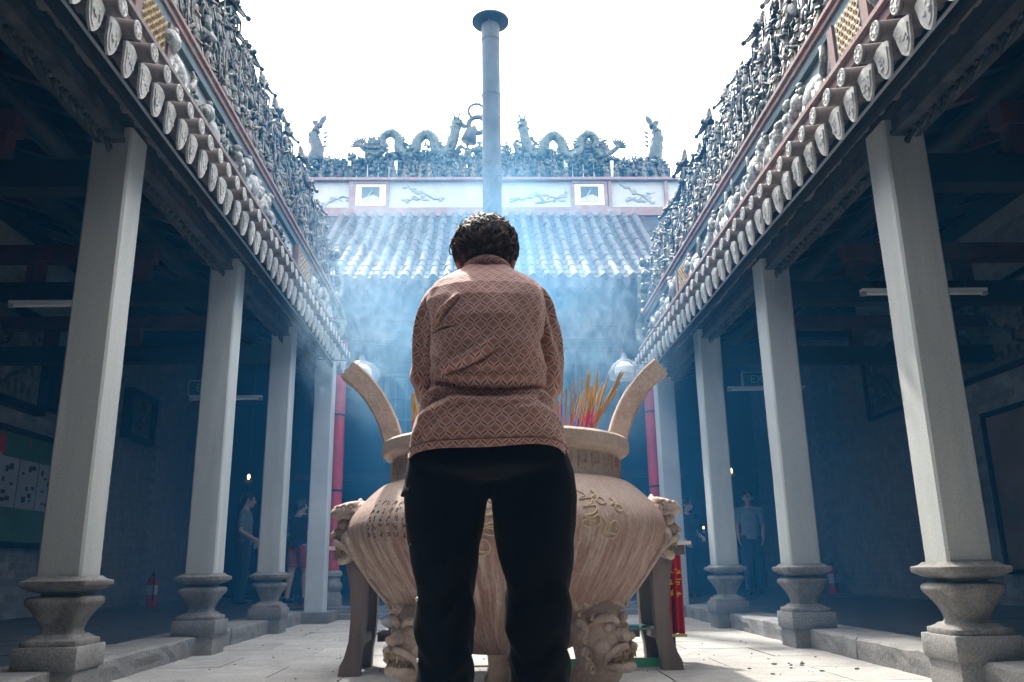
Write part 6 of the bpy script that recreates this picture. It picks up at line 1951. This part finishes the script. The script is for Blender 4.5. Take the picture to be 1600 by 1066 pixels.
# ================================================================== AIR
def volume_mat(name, dens, color, aniso=.2, noise_fn=None):
    m = bpy.data.materials.new(name); m.use_nodes = True; nt = m.node_tree; nt.nodes.clear()
    out = nt.nodes.new('ShaderNodeOutputMaterial'); pv = nt.nodes.new('ShaderNodeVolumePrincipled')
    pv.inputs['Color'].default_value = (*color, 1); pv.inputs['Density'].default_value = dens; pv.inputs['Anisotropy'].default_value = aniso
    if noise_fn: nt.links.new(noise_fn(nt), pv.inputs['Density'])
    nt.links.new(pv.outputs[0], out.inputs['Volume']); return m
hz = MB().box(-6.4, 6.4, -6, 18.5, -1, 11.2).build('haze', volume_mat('blue smoky air', .0032, (.06,.44,1.0), .1), smooth=False)
hz['kind'] = 'stuff'; hz['label'] = 'thin blue smoky air filling the courtyard'
def plume(nt):
    tc = nd(nt, 'ShaderNodeTexCoord').outputs['Object']
    sx = nd(nt, 'ShaderNodeSeparateXYZ'); nt.links.new(tc, sx.inputs[0])
    x, y, z = sx.outputs
    n1 = noise(nt, tc, .75, 3, .55)
    n2 = noise(nt, tc, 2.3, 5, .62, (1,1,.75))
    d = fm(nt, 'ADD', fm(nt, 'MULTIPLY', fm(nt, 'SUBTRACT', n1, .42), 2.4), fm(nt, 'MULTIPLY', fm(nt, 'SUBTRACT', n2, .5), 2.6))
    d = fm(nt, 'MAXIMUM', d, 0)
    # fades to nothing at the edge of the cloud
    xw = fm(nt, 'MULTIPLY_ADD', z, -.20, 1.9)
    rr = fm(nt, 'SQRT', fm(nt, 'ADD', fm(nt, 'ADD', fm(nt, 'POWER', fm(nt, 'DIVIDE', x, xw), 2), fm(nt, 'POWER', fm(nt, 'DIVIDE', y, 3.2), 2)), fm(nt, 'POWER', fm(nt, 'DIVIDE', z, 3.1), 2)))
    mr = nd(nt, 'ShaderNodeMapRange'); mr.inputs[1].default_value = 1; mr.inputs[2].default_value = .25; mr.inputs[3].default_value = 0; mr.inputs[4].default_value = 1
    mr.interpolation_type = 'SMOOTHSTEP'; nt.links.new(rr, mr.inputs[0])
    return fm(nt, 'MULTIPLY', fm(nt, 'MULTIPLY', d, mr.outputs[0]), .22)
def settled(nt):
    tc = nd(nt, 'ShaderNodeTexCoord').outputs['Object']
    n1 = noise(nt, tc, .55, 4, .6)
    return fm(nt, 'MULTIPLY', fm(nt, 'MAXIMUM', fm(nt, 'SUBTRACT', n1, .25), 0), .064)
st_ = MB().box(-5.35, 5.35, 5.0, 16.7, .15, 4.5).build('drifting_smoke', volume_mat('settled blue smoke', .012, (.07,.44,1.0), .1, settled), smooth=False)
st_['kind'] = 'stuff'; st_['label'] = 'thin settled blue smoke hanging under the gallery roofs and before the hall'
def wisps(nt, dens=.85):
    tc = nd(nt, 'ShaderNodeTexCoord').outputs['Object']
    sx = nd(nt, 'ShaderNodeSeparateXYZ'); nt.links.new(tc, sx.inputs[0])
    x, y, z = sx.outputs
    n = nt.nodes.new('ShaderNodeTexNoise'); n.inputs['Scale'].default_value = 4.2; n.inputs['Detail'].default_value = 4; n.inputs['Distortion'].default_value = 1.6
    mp = nt.nodes.new('ShaderNodeMapping'); mp.inputs['Scale'].default_value = (1.3,1.3,.75); nt.links.new(tc, mp.inputs[0]); nt.links.new(mp.outputs[0], n.inputs['Vector'])
    rid = fm(nt, 'SUBTRACT', 1, fm(nt, 'MULTIPLY', fm(nt, 'ABSOLUTE', fm(nt, 'SUBTRACT', n.outputs[0], .5)), 11))
    rid = fm(nt, 'POWER', fm(nt, 'MAXIMUM', rid, 0), 1.5)
    rr = fm(nt, 'SQRT', fm(nt, 'ADD', fm(nt, 'ADD', fm(nt, 'POWER', fm(nt, 'DIVIDE', x, .62), 2), fm(nt, 'POWER', fm(nt, 'DIVIDE', y, .45), 2)), fm(nt, 'POWER', fm(nt, 'DIVIDE', z, .85), 2)))
    mr = nd(nt, 'ShaderNodeMapRange'); mr.inputs[1].default_value = 1; mr.inputs[2].default_value = .35; mr.inputs[3].default_value = 0; mr.inputs[4].default_value = 1
    nt.links.new(rr, mr.inputs[0])
    return fm(nt, 'MULTIPLY', fm(nt, 'MULTIPLY', rid, mr.outputs[0]), dens)
b = MB(); b.ell((0,0,0), (.62,.45,.85), 20, 14)
ws = b.build('smoke_wisp', volume_mat('fresh incense smoke', 1, (.55,.80,1.0), .3, wisps), smooth=False); ws.location = (.50, 4.55, 1.95)
ws['kind'] = 'stuff'; ws['label'] = 'curling threads of fresh smoke above the incense cluster'
w2 = link('smoke_wisp', ws.data, None, (-.80, 5.0, 2.25), (0,0,2.0), (1.3,1.2,1.05)); w2['kind'] = 'stuff'
w3 = link('smoke_wisp', ws.data.copy(), None, (-.05, 7.2, 3.85), (0,0,4.1), (1.5,1.4,1.0)); w3.data.materials.clear(); w3.data.materials.append(volume_mat('rising incense smoke', 1, (.50,.78,1.0), .3, lambda nt: wisps(nt, .26))); w3['kind'] = 'stuff'; w3['label'] = 'curling smoke rising before the hall roof and chimney'; w2['label'] = 'curling threads of smoke left of the worshipper'
b = MB(); b.ell((0,0,0), (2.3,3.2,3.1), 32, 20)
sm = b.build('incense_smoke', volume_mat('incense smoke', .1, (.30,.70,1.0), .2, plume), smooth=False)
sm.location = (.0, 8.5, 3.15)
sm['kind'] = 'stuff'; sm['label'] = 'pale blue incense smoke drifting up before the hall'
